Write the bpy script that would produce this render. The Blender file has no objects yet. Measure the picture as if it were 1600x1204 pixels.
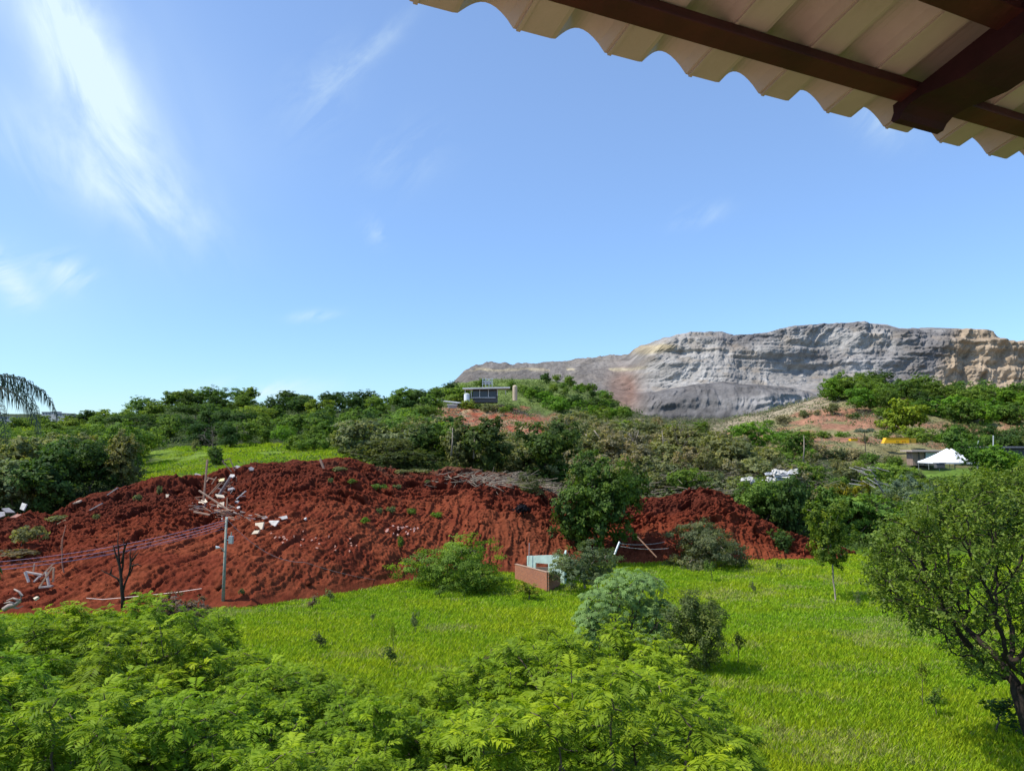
import bpy, math, random
import numpy as np
from math import radians, sin, cos, pi, tan
from mathutils import Vector, Matrix

# ---------------------------------------------------------------- camera
F = 1202.0                      # focal length in photograph pixels
PITCH = math.atan(88 / F)       # camera looks slightly up
S = bpy.context.scene
cam = bpy.data.cameras.new("camera")
cam.sensor_width = 36; cam.lens = 36 * F / 1600
cam.clip_start = 0.05; cam.clip_end = 9000
co = bpy.data.objects.new("camera", cam); S.collection.objects.link(co)
co.location = (0, 0, 0); co.rotation_euler = (pi / 2 + PITCH, 0, 0)
S.camera = co

# ---------------------------------------------------------------- sun and sky
SUN = Vector((-0.56, -0.16, 0.81)).normalized()
EL = math.asin(SUN.z); AZ = math.atan2(SUN.x, SUN.y)      # azimuth from +Y, clockwise
sun = bpy.data.lights.new("sun", 'SUN'); sun.energy = 5.0; sun.angle = radians(0.55); sun.color = (1.0, 0.955, 0.88)
so = bpy.data.objects.new("sun", sun); S.collection.objects.link(so)
so.rotation_euler = SUN.to_track_quat('Z', 'Y').to_euler()
w = bpy.data.worlds.new("World"); S.world = w; w.use_nodes = True
nt = w.node_tree; N = nt.nodes; L = nt.links
bg = N['Background']; bg.inputs['Strength'].default_value = 0.15
sky = N.new('ShaderNodeTexSky'); sky.sky_type = 'NISHITA'; sky.sun_disc = False
sky.sun_elevation = EL; sky.sun_rotation = AZ; sky.altitude = 700; sky.air_density = 1.0; sky.dust_density = 0.6; sky.ozone_density = 1.6

def mth(op, a, b=None, c=None, clamp=False):
    n = N.new('ShaderNodeMath'); n.operation = op; n.use_clamp = clamp
    for i, v in enumerate((a, b, c)):
        if v is None: continue
        if hasattr(v, 'links'): L.new(v, n.inputs[i])
        else: n.inputs[i].default_value = v
    return n.outputs[0]
tc = N.new('ShaderNodeTexCoord'); sp = N.new('ShaderNodeSeparateXYZ'); L.new(tc.outputs['Generated'], sp.inputs[0])
azn = mth('ARCTAN2', sp.outputs[0], sp.outputs[1]); eln = mth('ARCSINE', sp.outputs[2])
def azel(px, py):
    a, b = (px - 800) / F, (602 - py) / F
    d = Vector((a, cos(PITCH) - b * sin(PITCH), sin(PITCH) + b * cos(PITCH))).normalized()
    return math.atan2(d.x, d.y), math.asin(d.z)
def noise_at(stretch_dir, stretch, scale, seed, detail=5, dist=0.6):
    ux, uy = math.cos(stretch_dir), math.sin(stretch_dir)
    al = mth('ADD', mth('MULTIPLY', azn, ux / stretch), mth('MULTIPLY', eln, uy / stretch))
    ac = mth('ADD', mth('MULTIPLY', azn, -uy), mth('MULTIPLY', eln, ux))
    cb = N.new('ShaderNodeCombineXYZ'); L.new(al, cb.inputs[0]); L.new(ac, cb.inputs[1]); cb.inputs[2].default_value = seed
    nz = N.new('ShaderNodeTexNoise'); nz.inputs['Scale'].default_value = scale; nz.inputs['Detail'].default_value = detail
    nz.inputs['Roughness'].default_value = 0.58; nz.inputs['Distortion'].default_value = dist; L.new(cb.outputs[0], nz.inputs['Vector'])
    return mth('SUBTRACT', nz.outputs[0], 0.5)
nA = noise_at(radians(-58), 2.6, 15, 1.0, 7); nB = noise_at(radians(-50), 2.0, 6, 5.0, 3); nC = noise_at(radians(38), 2.8, 30, 3.0, 5)
def wisp(p0, p1, width, strength, nz, gain, cut=0.35):
    """a cirrus streak between two directions of the sky, broken up by stretched noise"""
    a0, e0 = azel(*p0); a1, e1 = azel(*p1)
    ln = math.hypot(a1 - a0, e1 - e0); ux, uy = (a1 - a0) / ln, (e1 - e0) / ln
    dx = mth('SUBTRACT', azn, (a0 + a1) / 2); dy = mth('SUBTRACT', eln, (e0 + e1) / 2)
    ea = mth('ADD', mth('MULTIPLY', dx, ux / ln * 1.7), mth('MULTIPLY', dy, uy / ln * 1.7))
    ec = mth('ADD', mth('MULTIPLY', dx, -uy * F / width), mth('MULTIPLY', dy, ux * F / width))
    r2 = mth('ADD', mth('MULTIPLY', ea, ea), mth('MULTIPLY', ec, ec))
    env = mth('EXPONENT', mth('MULTIPLY', r2, -1.1))
    m = mth('MULTIPLY', env, mth('ADD', cut, mth('MULTIPLY', nz, gain)))
    return mth('MULTIPLY', mth('MAXIMUM', m, 0), strength)
ws = [wisp((20, -120), (225, 270), 52, 1.35, nA, 2.7, 0.68), wisp((20, 200), (290, 350), 45, 0.8, nA, 3.0, 0.3),
      wisp((-60, -60), (330, 330), 150, 0.38, nB, 1.5, 0.5), wisp((-100, 380), (160, 520), 90, 0.2, nB, 1.0, 0.6),
      wisp((500, 140), (635, 30), 16, 0.32, nC, 2.6, 0.35), wisp((455, 200), (540, 90), 50, 0.3, nC, 2.2, 0.2),
      wisp((580, 275), (690, 215), 40, 0.3, nC, 2.2, 0.2), wisp((60, 412), (135, 437), 24, 0.9, nC, 3.2, 0.25),
      wisp((-20, 395), (42, 468), 22, 1.0, nC, 3.0, 0.3), wisp((330, 612), (490, 606), 14, 1.2, nC, 2.4, 0.35),
      wisp((465, 496), (525, 491), 9, 0.8, nC, 2.5, 0.3), wisp((1060, 348), (1125, 328), 14, 0.55, nC, 3.0, 0.25),
      wisp((1340, 165), (1420, 205), 30, 0.5, nC, 2.5, 0.3), wisp((575, 350), (605, 376), 18, 0.5, nC, 3.0, 0.2)]
tot = ws[0]
for q in ws[1:]: tot = mth('ADD', tot, q)
tot = mth('MINIMUM', tot, 0.92)
hor = N.new('ShaderNodeMapRange'); hor.inputs[1].default_value = 0.0; hor.inputs[2].default_value = 0.55; hor.interpolation_type = 'SMOOTHSTEP'; L.new(eln, hor.inputs[0])
grad = N.new('ShaderNodeMix'); grad.data_type = 'RGBA'; L.new(hor.outputs[0], grad.inputs[0])
grad.inputs[6].default_value = (0.78, 1.02, 1.3, 1); grad.inputs[7].default_value = (1.5, 1.56, 1.66, 1)
tint = N.new('ShaderNodeMix'); tint.data_type = 'RGBA'; tint.blend_type = 'MULTIPLY'; tint.inputs[0].default_value = 1
L.new(sky.outputs[0], tint.inputs[6]); L.new(grad.outputs[2], tint.inputs[7])
mx = N.new('ShaderNodeMix'); mx.data_type = 'RGBA'; L.new(tot, mx.inputs[0]); L.new(tint.outputs[2], mx.inputs[6])
mx.inputs[7].default_value = (5.4, 6.6, 7.0, 1); L.new(mx.outputs[2], bg.inputs['Color'])
S.view_settings.view_transform = 'Standard'; S.view_settings.look = 'None'; S.view_settings.exposure = 0.0; S.view_settings.gamma = 1
S.cycles.max_bounces = 6; S.cycles.diffuse_bounces = 3; S.cycles.glossy_bounces = 2; S.cycles.transmission_bounces = 4; S.cycles.transparent_max_bounces = 6

# ---------------------------------------------------------------- helpers
RNG = np.random.default_rng(7); random.seed(7)
def P(px, py, Y):
    a, b = (px - 800) / F, (602 - py) / F
    d = (a, cos(PITCH) - b * sin(PITCH), sin(PITCH) + b * cos(PITCH)); k = Y / d[1]
    return Vector((d[0] * k, Y, d[2] * k))
def pz(py, Y):
    b = (602 - py) / F
    return Y * (sin(PITCH) + b * cos(PITCH)) / (cos(PITCH) - b * sin(PITCH))
def _h(ix, iy, iz, seed):
    n = (ix * 374761393 + iy * 668265263 + iz * 2147483647 + seed * 1274126177) & 0xffffffff
    n = ((n ^ (n >> 13)) * 1274126177) & 0xffffffff
    n = ((n ^ (n >> 16)) * 2246822519) & 0xffffffff
    return ((n ^ (n >> 15)) & 0xffffff) / float(0xffffff)
def vnoise(x, y, z=None, seed=0):
    x = np.asarray(x, float); y = np.asarray(y, float); z = np.zeros_like(x) if z is None else np.asarray(z, float)
    ix, iy, iz = (np.floor(v).astype(np.int64) for v in (x, y, z))
    fx, fy, fz = x - ix, y - iy, z - iz
    fx, fy, fz = (v * v * v * (v * (v * 6 - 15) + 10) for v in (fx, fy, fz))
    r = 0
    for dx in (0, 1):
        for dy in (0, 1):
            for dz in (0, 1):
                r = r + _h(ix + dx, iy + dy, iz + dz, seed) * np.where(dx, fx, 1 - fx) * np.where(dy, fy, 1 - fy) * np.where(dz, fz, 1 - fz)
    return r
def fbm(x, y, z=None, seed=0, octs=4, gain=0.5):
    a, t, s = 1.0, 0, 0; z = np.zeros_like(np.asarray(x, float)) if z is None else z
    for o in range(octs):
        k = 2.03 ** o; s = s + a * vnoise(x * k + 17.3 * o, y * k - 9.1 * o, z * k, seed + o); t += a; a *= gain
    return s / t
def sstep(a, b, x):
    t = np.clip((x - a) / (b - a), 0, 1); return t * t * (3 - 2 * t)

def newmesh(name, V, Fc, mat=None, parent=None, attrs=None, cols=None, smooth=False, mats=None):
    """V (n,3) array; Fc list of arrays of equal-width faces, or one array, or list of lists"""
    me = bpy.data.meshes.new(name)
    if isinstance(Fc, np.ndarray): Fc = [Fc]
    if len(Fc) and isinstance(Fc[0], np.ndarray):
        V = np.asarray(V, np.float32); me.vertices.add(len(V)); me.vertices.foreach_set('co', V.ravel())
        nl = sum(f.size for f in Fc); npoly = sum(len(f) for f in Fc)
        me.loops.add(nl); me.polygons.add(npoly)
        me.loops.foreach_set('vertex_index', np.concatenate([f.ravel() for f in Fc]).astype(np.int32))
        tot_ = np.concatenate([np.full(len(f), f.shape[1]) for f in Fc]); st = np.concatenate([[0], np.cumsum(tot_)[:-1]])
        me.polygons.foreach_set('loop_start', st.astype(np.int32))
        try: me.polygons.foreach_set('loop_total', tot_.astype(np.int32))
        except Exception: pass
        me.update(calc_edges=True); me.validate()
    else:
        me.from_pydata([tuple(map(float, v)) for v in V], [], [list(map(int, f)) for f in Fc]); me.update()
    for k, a in (attrs or {}).items():
        at = me.attributes.new(k, 'FLOAT', 'POINT'); at.data.foreach_set('value', np.asarray(a, np.float32))
    if cols is not None:
        at = me.attributes.new('tone', 'FLOAT_COLOR', 'POINT')
        c = np.ones((len(V), 4), np.float32); c[:, :3] = cols; at.data.foreach_set('color', c.ravel())
    if smooth: me.polygons.foreach_set('use_smooth', np.ones(len(me.polygons), bool))
    if mat: me.materials.append(mat)
    o = bpy.data.objects.new(name, me); S.collection.objects.link(o)
    if parent: o.parent = parent
    return o
def empty(name, loc=(0, 0, 0), rz=0):
    o = bpy.data.objects.new(name, None); S.collection.objects.link(o); o.location = loc; o.rotation_euler = (0, 0, rz)
    o.empty_display_size = 0.3
    return o
def tag(o, label=None, cat=None, group=None, kind=None):
    if label: o['label'] = label
    if cat: o['category'] = cat
    if group: o['group'] = group
    if kind: o['kind'] = kind
    return o

def mat(name, col=(0.5, 0.5, 0.5), rough=0.8, var=0.25, scale=3.0, bump=0.0, bscale=None, attr=None, metal=0.0, col2=None, spec=0.3, coord='Object', stretch=None):
    m = bpy.data.materials.new(name); m.use_nodes = True; t = m.node_tree; n = t.nodes; l = t.links
    b = n['Principled BSDF']; b.inputs['Roughness'].default_value = rough; b.inputs['Metallic'].default_value = metal
    b.inputs['Specular IOR Level'].default_value = spec
    c = n.new('ShaderNodeTexCoord'); vec = c.outputs[coord]
    if stretch:
        mp = n.new('ShaderNodeMapping'); mp.inputs['Scale'].default_value = stretch; l.new(vec, mp.inputs[0]); vec = mp.outputs[0]
    nz = n.new('ShaderNodeTexNoise'); nz.inputs['Scale'].default_value = scale; nz.inputs['Detail'].default_value = 6; nz.inputs['Roughness'].default_value = 0.6
    l.new(vec, nz.inputs['Vector'])
    rp = n.new('ShaderNodeMapRange'); rp.inputs[1].default_value = 0.3; rp.inputs[2].default_value = 0.7
    l.new(nz.outputs[0], rp.inputs[0])
    if attr:
        a = n.new('ShaderNodeAttribute'); a.attribute_name = attr; base = a.outputs['Color']
        mxn = n.new('ShaderNodeMix'); mxn.data_type = 'RGBA'; mxn.blend_type = 'MULTIPLY'; mxn.inputs[0].default_value = 1
        rp.inputs[3].default_value = 1 - var; rp.inputs[4].default_value = 1 + var
        l.new(base, mxn.inputs[6]); l.new(rp.outputs[0], mxn.inputs[7])
    else:
        c2 = col2 or tuple(max(0, x * (1 - var)) for x in col); c1 = col if col2 else tuple(x * (1 + var) for x in col)
        mxn = n.new('ShaderNodeMix'); mxn.data_type = 'RGBA'; l.new(rp.outputs[0], mxn.inputs[0])
        mxn.inputs[6].default_value = (*c2, 1); mxn.inputs[7].default_value = (*c1, 1)
    l.new(mxn.outputs[2], b.inputs['Base Color'])
    if bump:
        nb = n.new('ShaderNodeTexNoise'); nb.inputs['Scale'].default_value = bscale or scale * 4; nb.inputs['Detail'].default_value = 5; l.new(vec, nb.inputs['Vector'])
        bp = n.new('ShaderNodeBump'); bp.inputs['Strength'].default_value = 1; bp.inputs['Distance'].default_value = bump; l.new(nb.outputs[0], bp.inputs['Height']); l.new(bp.outputs[0], b.inputs['Normal'])
    return m
def leafmat(name, trans=0.35, rough=0.5, spec=0.25, warm=(1.35, 1.1, 0.7), lo=0.55, hi=1.45):
    """foliage: colour from the object's own colour, varied leaf by leaf with the 'var' attribute"""
    m = bpy.data.materials.new(name); m.use_nodes = True; t = m.node_tree; n = t.nodes; l = t.links
    b = n['Principled BSDF']; b.inputs['Roughness'].default_value = rough; b.inputs['Specular IOR Level'].default_value = spec
    oi = n.new('ShaderNodeObjectInfo'); a = n.new('ShaderNodeAttribute'); a.attribute_name = 'var'
    rp = n.new('ShaderNodeMapRange'); rp.inputs[3].default_value = lo; rp.inputs[4].default_value = hi; l.new(a.outputs['Fac'], rp.inputs[0])
    m1 = n.new('ShaderNodeMix'); m1.data_type = 'RGBA'; m1.blend_type = 'MULTIPLY'; m1.inputs[0].default_value = 1
    l.new(oi.outputs['Color'], m1.inputs[6]); l.new(rp.outputs[0], m1.inputs[7])
    wm = n.new('ShaderNodeMix'); wm.data_type = 'RGBA'; wm.blend_type = 'MULTIPLY'
    p2 = n.new('ShaderNodeMath'); p2.operation = 'POWER'; l.new(a.outputs['Fac'], p2.inputs[0]); p2.inputs[1].default_value = 2.0
    l.new(p2.outputs[0], wm.inputs[0]); l.new(m1.outputs[2], wm.inputs[6]); wm.inputs[7].default_value = (*warm, 1)
    l.new(wm.outputs[2], b.inputs['Base Color'])
    tr = n.new('ShaderNodeBsdfTranslucent')
    tcv = n.new('ShaderNodeMix'); tcv.data_type = 'RGBA'; tcv.blend_type = 'MULTIPLY'; tcv.inputs[0].default_value = 1
    l.new(wm.outputs[2], tcv.inputs[6]); tcv.inputs[7].default_value = (1.7, 1.8, 0.7, 1); l.new(tcv.outputs[2], tr.inputs['Color'])
    ms = n.new('ShaderNodeMixShader'); ms.inputs[0].default_value = trans
    l.new(b.outputs[0], ms.inputs[1]); l.new(tr.outputs[0], ms.inputs[2]); l.new(ms.outputs[0], n['Material Output'].inputs['Surface'])
    return m

# ---------------------------------------------------------------- ground heights
KY = np.array([0, 12, 25, 45, 65, 80, 95, 110, 130, 160, 200, 260, 350, 500, 800, 1200, 3000], float)
MZ = [-8.0, -9.0, -10.7, -12.3, -13.6, -14.0, -14.2]          # meadow below the house, out to 95 m
TAB = {  # photograph column: ground rows at 110, 130, 160, 200, 260, 350, 500, 800, 1200, 3000 m
    -1400: [830, 800, 770, 745, 720, 700, 690, 685, 680, 672], -600: [820, 790, 760, 735, 712, 695, 685, 680, 672, 668],
    0: [798, 775, 742, 715, 697, 683, 674, 664, 653, 650], 120: [782, 760, 736, 712, 694, 676, 668, 660, 653, 650],
    200: [765, 748, 728, 706, 686, 655, 660, 658, 655, 655],
    300: [748, 738, 715, 692, 669, 628, 650, 652, 655, 655], 400: [737, 728, 708, 690, 669, 632, 652, 655, 656, 655],
    500: [728, 720, 704, 690, 673, 645, 660, 660, 660, 660], 600: [724, 716, 704, 692, 669, 634, 648, 650, 650, 650],
    700: [742, 727, 712, 697, 668, 636, 597, 606, 610, 620], 800: [775, 750, 727, 705, 672, 640, 590, 610, 620, 630],
    900: [785, 757, 733, 710, 686, 658, 593, 620, 630, 640], 1000: [790, 762, 737, 716, 692, 668, 652, 640, 640, 645],
    1100: [790, 765, 742, 722, 697, 670, 655, 645, 640, 645], 1200: [812, 775, 748, 724, 684, 646, 655, 645, 640, 645],
    1300: [835, 800, 762, 728, 676, 610, 640, 640, 640, 645], 1400: [840, 805, 768, 732, 680, 612, 640, 640, 640, 645],
    1500: [840, 805, 768, 732, 692, 626, 640, 640, 640, 645], 1700: [840, 805, 768, 732, 695, 628, 640, 640, 640, 645],
    2600: [840, 805, 770, 735, 700, 650, 650, 650, 650, 650]}
_px = np.array(sorted(TAB)); _T = np.array([MZ + [pz(r, Y) for r, Y in zip(TAB[p], KY[7:])] for p in sorted(TAB)])
def smooth1(a, n, ax):
    for _ in range(n):
        p = np.concatenate([np.take(a, [0], ax), a, np.take(a, [-1], ax)], ax); s = [slice(None)] * 2
        s[ax] = slice(0, -2); l_ = p[tuple(s)]; s[ax] = slice(1, -1); c_ = p[tuple(s)]; s[ax] = slice(2, None); r_ = p[tuple(s)]
        a = (l_ + 2 * c_ + r_) / 4
    return a
GX = np.arange(-1400, 2601, 20.0); GS = np.linspace(math.log(15), math.log(3015), 500)   # s = ln(Y+15)
_t1 = np.array([np.interp(GS, np.log(KY + 15), r) for r in _T])
G = np.array([np.interp(GX, _px, _t1[:, j]) for j in range(len(GS))]).T
G = smooth1(smooth1(G, 6, 0), 30, 1)
def ground(x, y):
    x = np.asarray(x, float); y = np.maximum(np.asarray(y, float), 0)
    px = np.clip(800 + F * x / np.maximum(y, 40), GX[0], GX[-1] - 1); s = np.clip(np.log(y + 15), GS[0], GS[-1] - 1e-6)
    i = (px - GX[0]) / 20; j = (s - GS[0]) / (GS[1] - GS[0]); i0 = np.floor(i).astype(int); j0 = np.floor(j).astype(int); fi = i - i0; fj = j - j0
    i1 = np.minimum(i0 + 1, len(GX) - 1); j1 = np.minimum(j0 + 1, len(GS) - 1)
    z = G[i0, j0] * (1 - fi) * (1 - fj) + G[i1, j0] * fi * (1 - fj) + G[i0, j1] * (1 - fi) * fj + G[i1, j1] * fi * fj
    amp = 0.10 + 0.02 * np.clip(y - 95, 0, 150) * 0.5
    z = z + (fbm(x / 6, y / 6, seed=3) - 0.5) * amp * 2
    return z
def pxof(x, y): return 800 + F * np.asarray(x, float) / np.maximum(np.asarray(y, float), 1)
def gz(x, y): return float(ground(np.array([x]), np.array([y]))[0])
def onground(px, Y):
    x = (px - 800) / F * Y; return Vector((x, Y, gz(x, Y)))

# base terrain as one sheet out to the horizon
def lerp(a, b, t): return a + (b - a) * t[..., None]
C = lambda *c: np.array(c, float)
def zonecol(px, Y, x, y):
    px = px + (fbm(x / 8, y / 8, seed=61) - .5) * 130; Y = Y * (1 + (fbm(x / 7, y / 9, seed=62) - .5) * 0.14 * (Y > 105))
    n1 = fbm(x / 9, y / 9, seed=11); n2 = fbm(x / 2.5, y / 2.5, seed=12); n3 = fbm(x / 25, y / 25, seed=13)
    col = np.ones(px.shape + (3,)) * C(0.045, 0.06, 0.022)
    mead = 1 - sstep(100, 112, Y)
    col = lerp(col, C(0.085, 0.15, 0.012) * np.ones(3), mead)
    shelf = sstep(215, 250, px) * (1 - sstep(560, 600, px)) * sstep(110, 114, Y) * (1 - sstep(178, 195, Y))
    col = lerp(col, C(0.14, 0.21, 0.025) * np.ones(3), shelf)
    gh = sstep(640, 700, px) * (1 - sstep(930, 1000, px)) * sstep(340, 370, Y)
    col = lerp(col, C(0.15, 0.20, 0.05) * np.ones(3), gh * (0.55 + 0.45 * sstep(0.4, 0.6, n1)))
    mid = sstep(860, 940, px) * (1 - sstep(1180, 1280, px)) * sstep(100, 112, Y) * (1 - sstep(360, 400, Y))
    col = lerp(col, C(0.19, 0.16, 0.09) * np.ones(3), mid * (0.5 + 0.5 * sstep(0.35, 0.65, n2)))
    # bare ground below the mine building
    rd = sstep(655, 690, px) * (1 - sstep(985, 1010, px)) * sstep(225, 255, Y) * (1 - sstep(338, 352, Y))
    col = lerp(col, C(0.34, 0.25, 0.14) * np.ones(3), rd)
    col = lerp(col, C(0.27, 0.075, 0.04) * np.ones(3), rd * (1 - sstep(855, 900, px)) * sstep(0.36, 0.52, n1 * 0.5 + n2 * 0.5))
    rh = sstep(1110, 1170, px) * sstep(195, 225, Y) * (1 - sstep(350, 420, Y))
    col = lerp(col, C(0.21, 0.19, 0.085) * np.ones(3), rh)
    dirt = sstep(0.52, 0.60, n3 * 0.6 + n1 * 0.4) * (1 - sstep(1370, 1440, px)) + 0.8 * sstep(0.55, 0.6, n1)
    col = lerp(col, C(0.30, 0.15, 0.09) * np.ones(3), rh * np.clip(dirt, 0, 1) * sstep(195, 215, Y))
    cb = sstep(1090, 1150, px) * (1 - sstep(1290, 1350, px)) * sstep(300, 325, Y) * (1 - sstep(352, 420, Y))
    col = lerp(col, C(0.36, 0.29, 0.2) * np.ones(3), cb * 0.8)
    yard = sstep(1410, 1440, px) * (1 - sstep(1500, 1560, px)) * sstep(176, 180, Y) * (1 - sstep(195, 205, Y))
    col = lerp(col, C(0.12, 0.2, 0.03) * np.ones(3), yard)
    return col * (0.75 + 0.5 * n2)[..., None]
cc = np.linspace(-1.75, 1.75, 700)
yy = np.concatenate([np.linspace(-60, 6, 12), np.exp(np.linspace(math.log(8), math.log(3000), 560))])
CX, CY = np.meshgrid(cc, yy); X = CX * (CY + 62); Y_ = CY.copy()
Z = ground(X, Y_); px_ = pxof(X, Y_)
bigN = (fbm(X / 14, Y_ / 14, seed=21) - 0.5) * np.clip((Y_ - 110) / 60, 0, 1) * 2.0
Z = Z + bigN * np.clip(400 / np.maximum(Y_, 400), 0, 1)
def grid_faces(nr, nc):
    i = np.arange(nr - 1)[:, None] * nc + np.arange(nc - 1)[None, :]
    return np.stack([i, i + 1, i + nc + 1, i + nc], -1).reshape(-1, 4)
mg = mat("hillside_ground", attr='tone', var=0.35, scale=0.6, bump=0.12, bscale=2.5, rough=0.95, spec=0.1)
terr = newmesh("ground", np.stack([X, Y_, Z], -1).reshape(-1, 3), grid_faces(*X.shape), mg, cols=zonecol(px_, Y_, X, Y_).reshape(-1, 3), smooth=True)
tag(terr, "grassy valley floor and wooded hillsides under the trees", None, None, "structure")

# ---------------------------------------------------------------- red landslide
TOE = [(-300, 962), (0, 960), (200, 955), (400, 948), (500, 932), (640, 906), (700, 897), (800, 894), (900, 888), (950, 882), (1100, 878), (1300, 874), (1400, 874)]
CREST = [(-300, 830), (0, 812), (60, 803), (95, 806), (130, 778), (200, 757), (255, 742), (330, 742), (360, 732), (400, 725), (460, 718), (510, 714), (548, 713), (575, 722), (620, 733), (660, 738), (700, 730), (740, 730), (800, 742), (840, 760), (870, 772), (940, 785), (1000, 777), (1050, 770), (1090, 764), (1120, 768), (1150, 785), (1180, 806), (1210, 830), (1250, 846), (1300, 858), (1345, 874), (1400, 900)]
CRY = [(-300, 95), (0, 97), (200, 101), (400, 108), (700, 112), (900, 110), (1050, 109), (1200, 104), (1300, 98), (1400, 95)]
def meadowY(py):       # distance at which the meadow shows on this row
    Ys = np.linspace(30, 95, 200); rows = 690 - np.interp(Ys, KY[:7], MZ) / Ys * F
    return np.interp(-np.asarray(py, float), -rows, Ys)
sx_ = np.linspace(-300, 1400, 1500); ta = np.linspace(0, 1.3, 460)
toeP = np.interp(sx_, *zip(*TOE)); crP = np.interp(sx_, *zip(*CREST)) + 1.5 * (fbm(sx_ / 22, sx_ * 0, seed=5) - .5) * 4; crY = np.interp(sx_, *zip(*CRY)); toeY = meadowY(toeP)
crP = crP + 4
zt = np.array([pz(p, y) for p, y in zip(toeP, toeY)]) - 0.5; zc = np.array([pz(p, y) for p, y in zip(crP, crY)])
AA, PX = np.meshgrid(ta, sx_)
YY = toeY[:, None] + (crY - toeY)[:, None] * AA
steep = np.interp(sx_, [-300, 60, 130, 340, 420, 2000], [0, 0, 1, 1, 0, 0])[:, None]
pr_a = np.interp(AA, [0, 0.12, 0.26, 0.42, 0.62, 0.8, 1.0, 1.08, 1.3], [0, 0.27, 0.50, 0.66, 0.80, 0.90, 1.0, 0.93, 0.2])
pr_b = np.interp(AA, [0, 0.12, 0.30, 0.5, 0.7, 0.86, 0.93, 1.0, 1.08, 1.3], [0, 0.27, 0.48, 0.59, 0.68, 0.74, 0.95, 1.0, 0.95, 0.2])
PR = pr_a * (1 - steep) + pr_b * steep
PR = smooth1(PR, 3, 1)
ZZ = zt[:, None] + (zc - zt)[:, None] * PR
XX = (PX - 800) / F * YY
fade = sstep(0, 0.08, AA) * (0.35 + 0.65 * (1 - sstep(0.9, 1.02, AA)))
flowx = XX - 0.42 * (YY - 78) * np.interp(PX, [0, 400, 900], [1, 0.8, 0.1]) + (fbm(XX / 4, YY / 4, seed=38) - .5) * 2.0
gul = fbm(flowx * 0.75, YY * 0.09, seed=31, octs=4, gain=.6); gul = 1 - np.abs(gul * 2 - 1)                       # run-out striations
low = 1 - sstep(0.3, 0.55, AA + (fbm(XX / 8, YY / 8, seed=30) - .5) * 0.4)                                # smooth slumped apron
big = fbm(XX / 7, YY / 4, ZZ / 4, seed=32, octs=3) - 0.5
b1 = np.abs(fbm(XX / 2.2, YY / 1.6, ZZ / 1.5, seed=33, octs=5, gain=.58) * 2 - 1)
b2 = np.abs(fbm(XX / 0.75, YY / 0.55, ZZ / .6, seed=34, octs=3, gain=.6) * 2 - 1)
pits = sstep(0.60, 0.72, fbm(XX / 1.9, YY / 1.5, ZZ / 1.2, seed=35, octs=3))
rough_ = 1 - 0.86 * low
b0 = np.abs(fbm(XX / 6.5, YY / 3.5, ZZ / 3, seed=39, octs=3) * 2 - 1)
rt = sstep(640, 760, PX)
D = (gul - 0.75) * (0.85 * low + 0.15) + (0.35 - b0) * (1.3 + 0.9 * rt) * (1 - .75 * low) + big * 1.8 * (1 - .75 * low) + (0.35 - b1) * 1.75 * rough_ + (0.3 - b2) * 0.95 * (0.42 + 0.58 * rough_) - pits * 1.3 * (1.15 * rough_ - .1)
D = D * fade
# pushes go outwards towards the valley and up
ZZ2 = ZZ + D * 0.75; YY2 = YY - D * 0.65
nc_ = fbm(XX / 4, YY / 3, seed=36); nc2 = fbm(XX / 0.8, YY / 0.8, ZZ, seed=37)
base = lerp(np.ones(AA.shape + (3,)) * C(0.225, 0.055, 0.028), C(0.15, 0.045, 0.028) * np.ones(3), np.clip(sstep(0.35, 0.8, AA) * 0.7 + (nc_ - .5) * 1.2, 0, 1))
base = lerp(base, C(0.31, 0.088, 0.040) * np.ones(3), low * sstep(0.3, 0.6, nc_) * 0.85)  # apron tinted orange-red as a sunlit area, that light put into the colour
base = lerp(base, C(0.26, 0.085, 0.04) * np.ones(3), sstep(700, 830, PX) * (1 - sstep(880, 960, PX)) * low * 0.6)
brn = np.exp(-((PX - 760) / 90) ** 2 - ((AA - 0.97) / 0.09) ** 2) + np.exp(-((PX - 640) / 110) ** 2 - ((AA - 0.9) / 0.10) ** 2) * sstep(0.45, 0.6, nc_)
base = lerp(base, C(0.21, 0.125, 0.075) * np.ones(3), np.clip(brn, 0, 0.85))
base = lerp(base, C(0.09, 0.016, 0.009) * np.ones(3), pits * 0.3)
base = base * C(.62, .57, .57) * (0.75 + 0.5 * nc2)[..., None]
SV = np.stack([XX, YY2, ZZ2], -1)
ms = mat("red_soil", attr='tone', var=0.22, scale=1.6, bump=0.05, bscale=7, rough=1.0, spec=0.03)
slide = newmesh("landslide", SV.reshape(-1, 3), grid_faces(*AA.shape)[:, ::-1], ms, cols=base.reshape(-1, 3))
tag(slide, "raw red soil of the landslide across the valley", None, None, "structure")
def slidept(px, py):
    """nearest surface point of the landslide seen at this place of the photograph"""
    i = int(np.clip(np.searchsorted(sx_, px), 0, len(sx_) - 1))
    col = SV[i]; rows = np.array([690 - F * p[2] / p[1] for p in col])
    j = np.where((rows <= py))[0]
    j = j[0] if len(j) else int(len(ta) / 1.3)
    return Vector(col[j])

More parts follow.
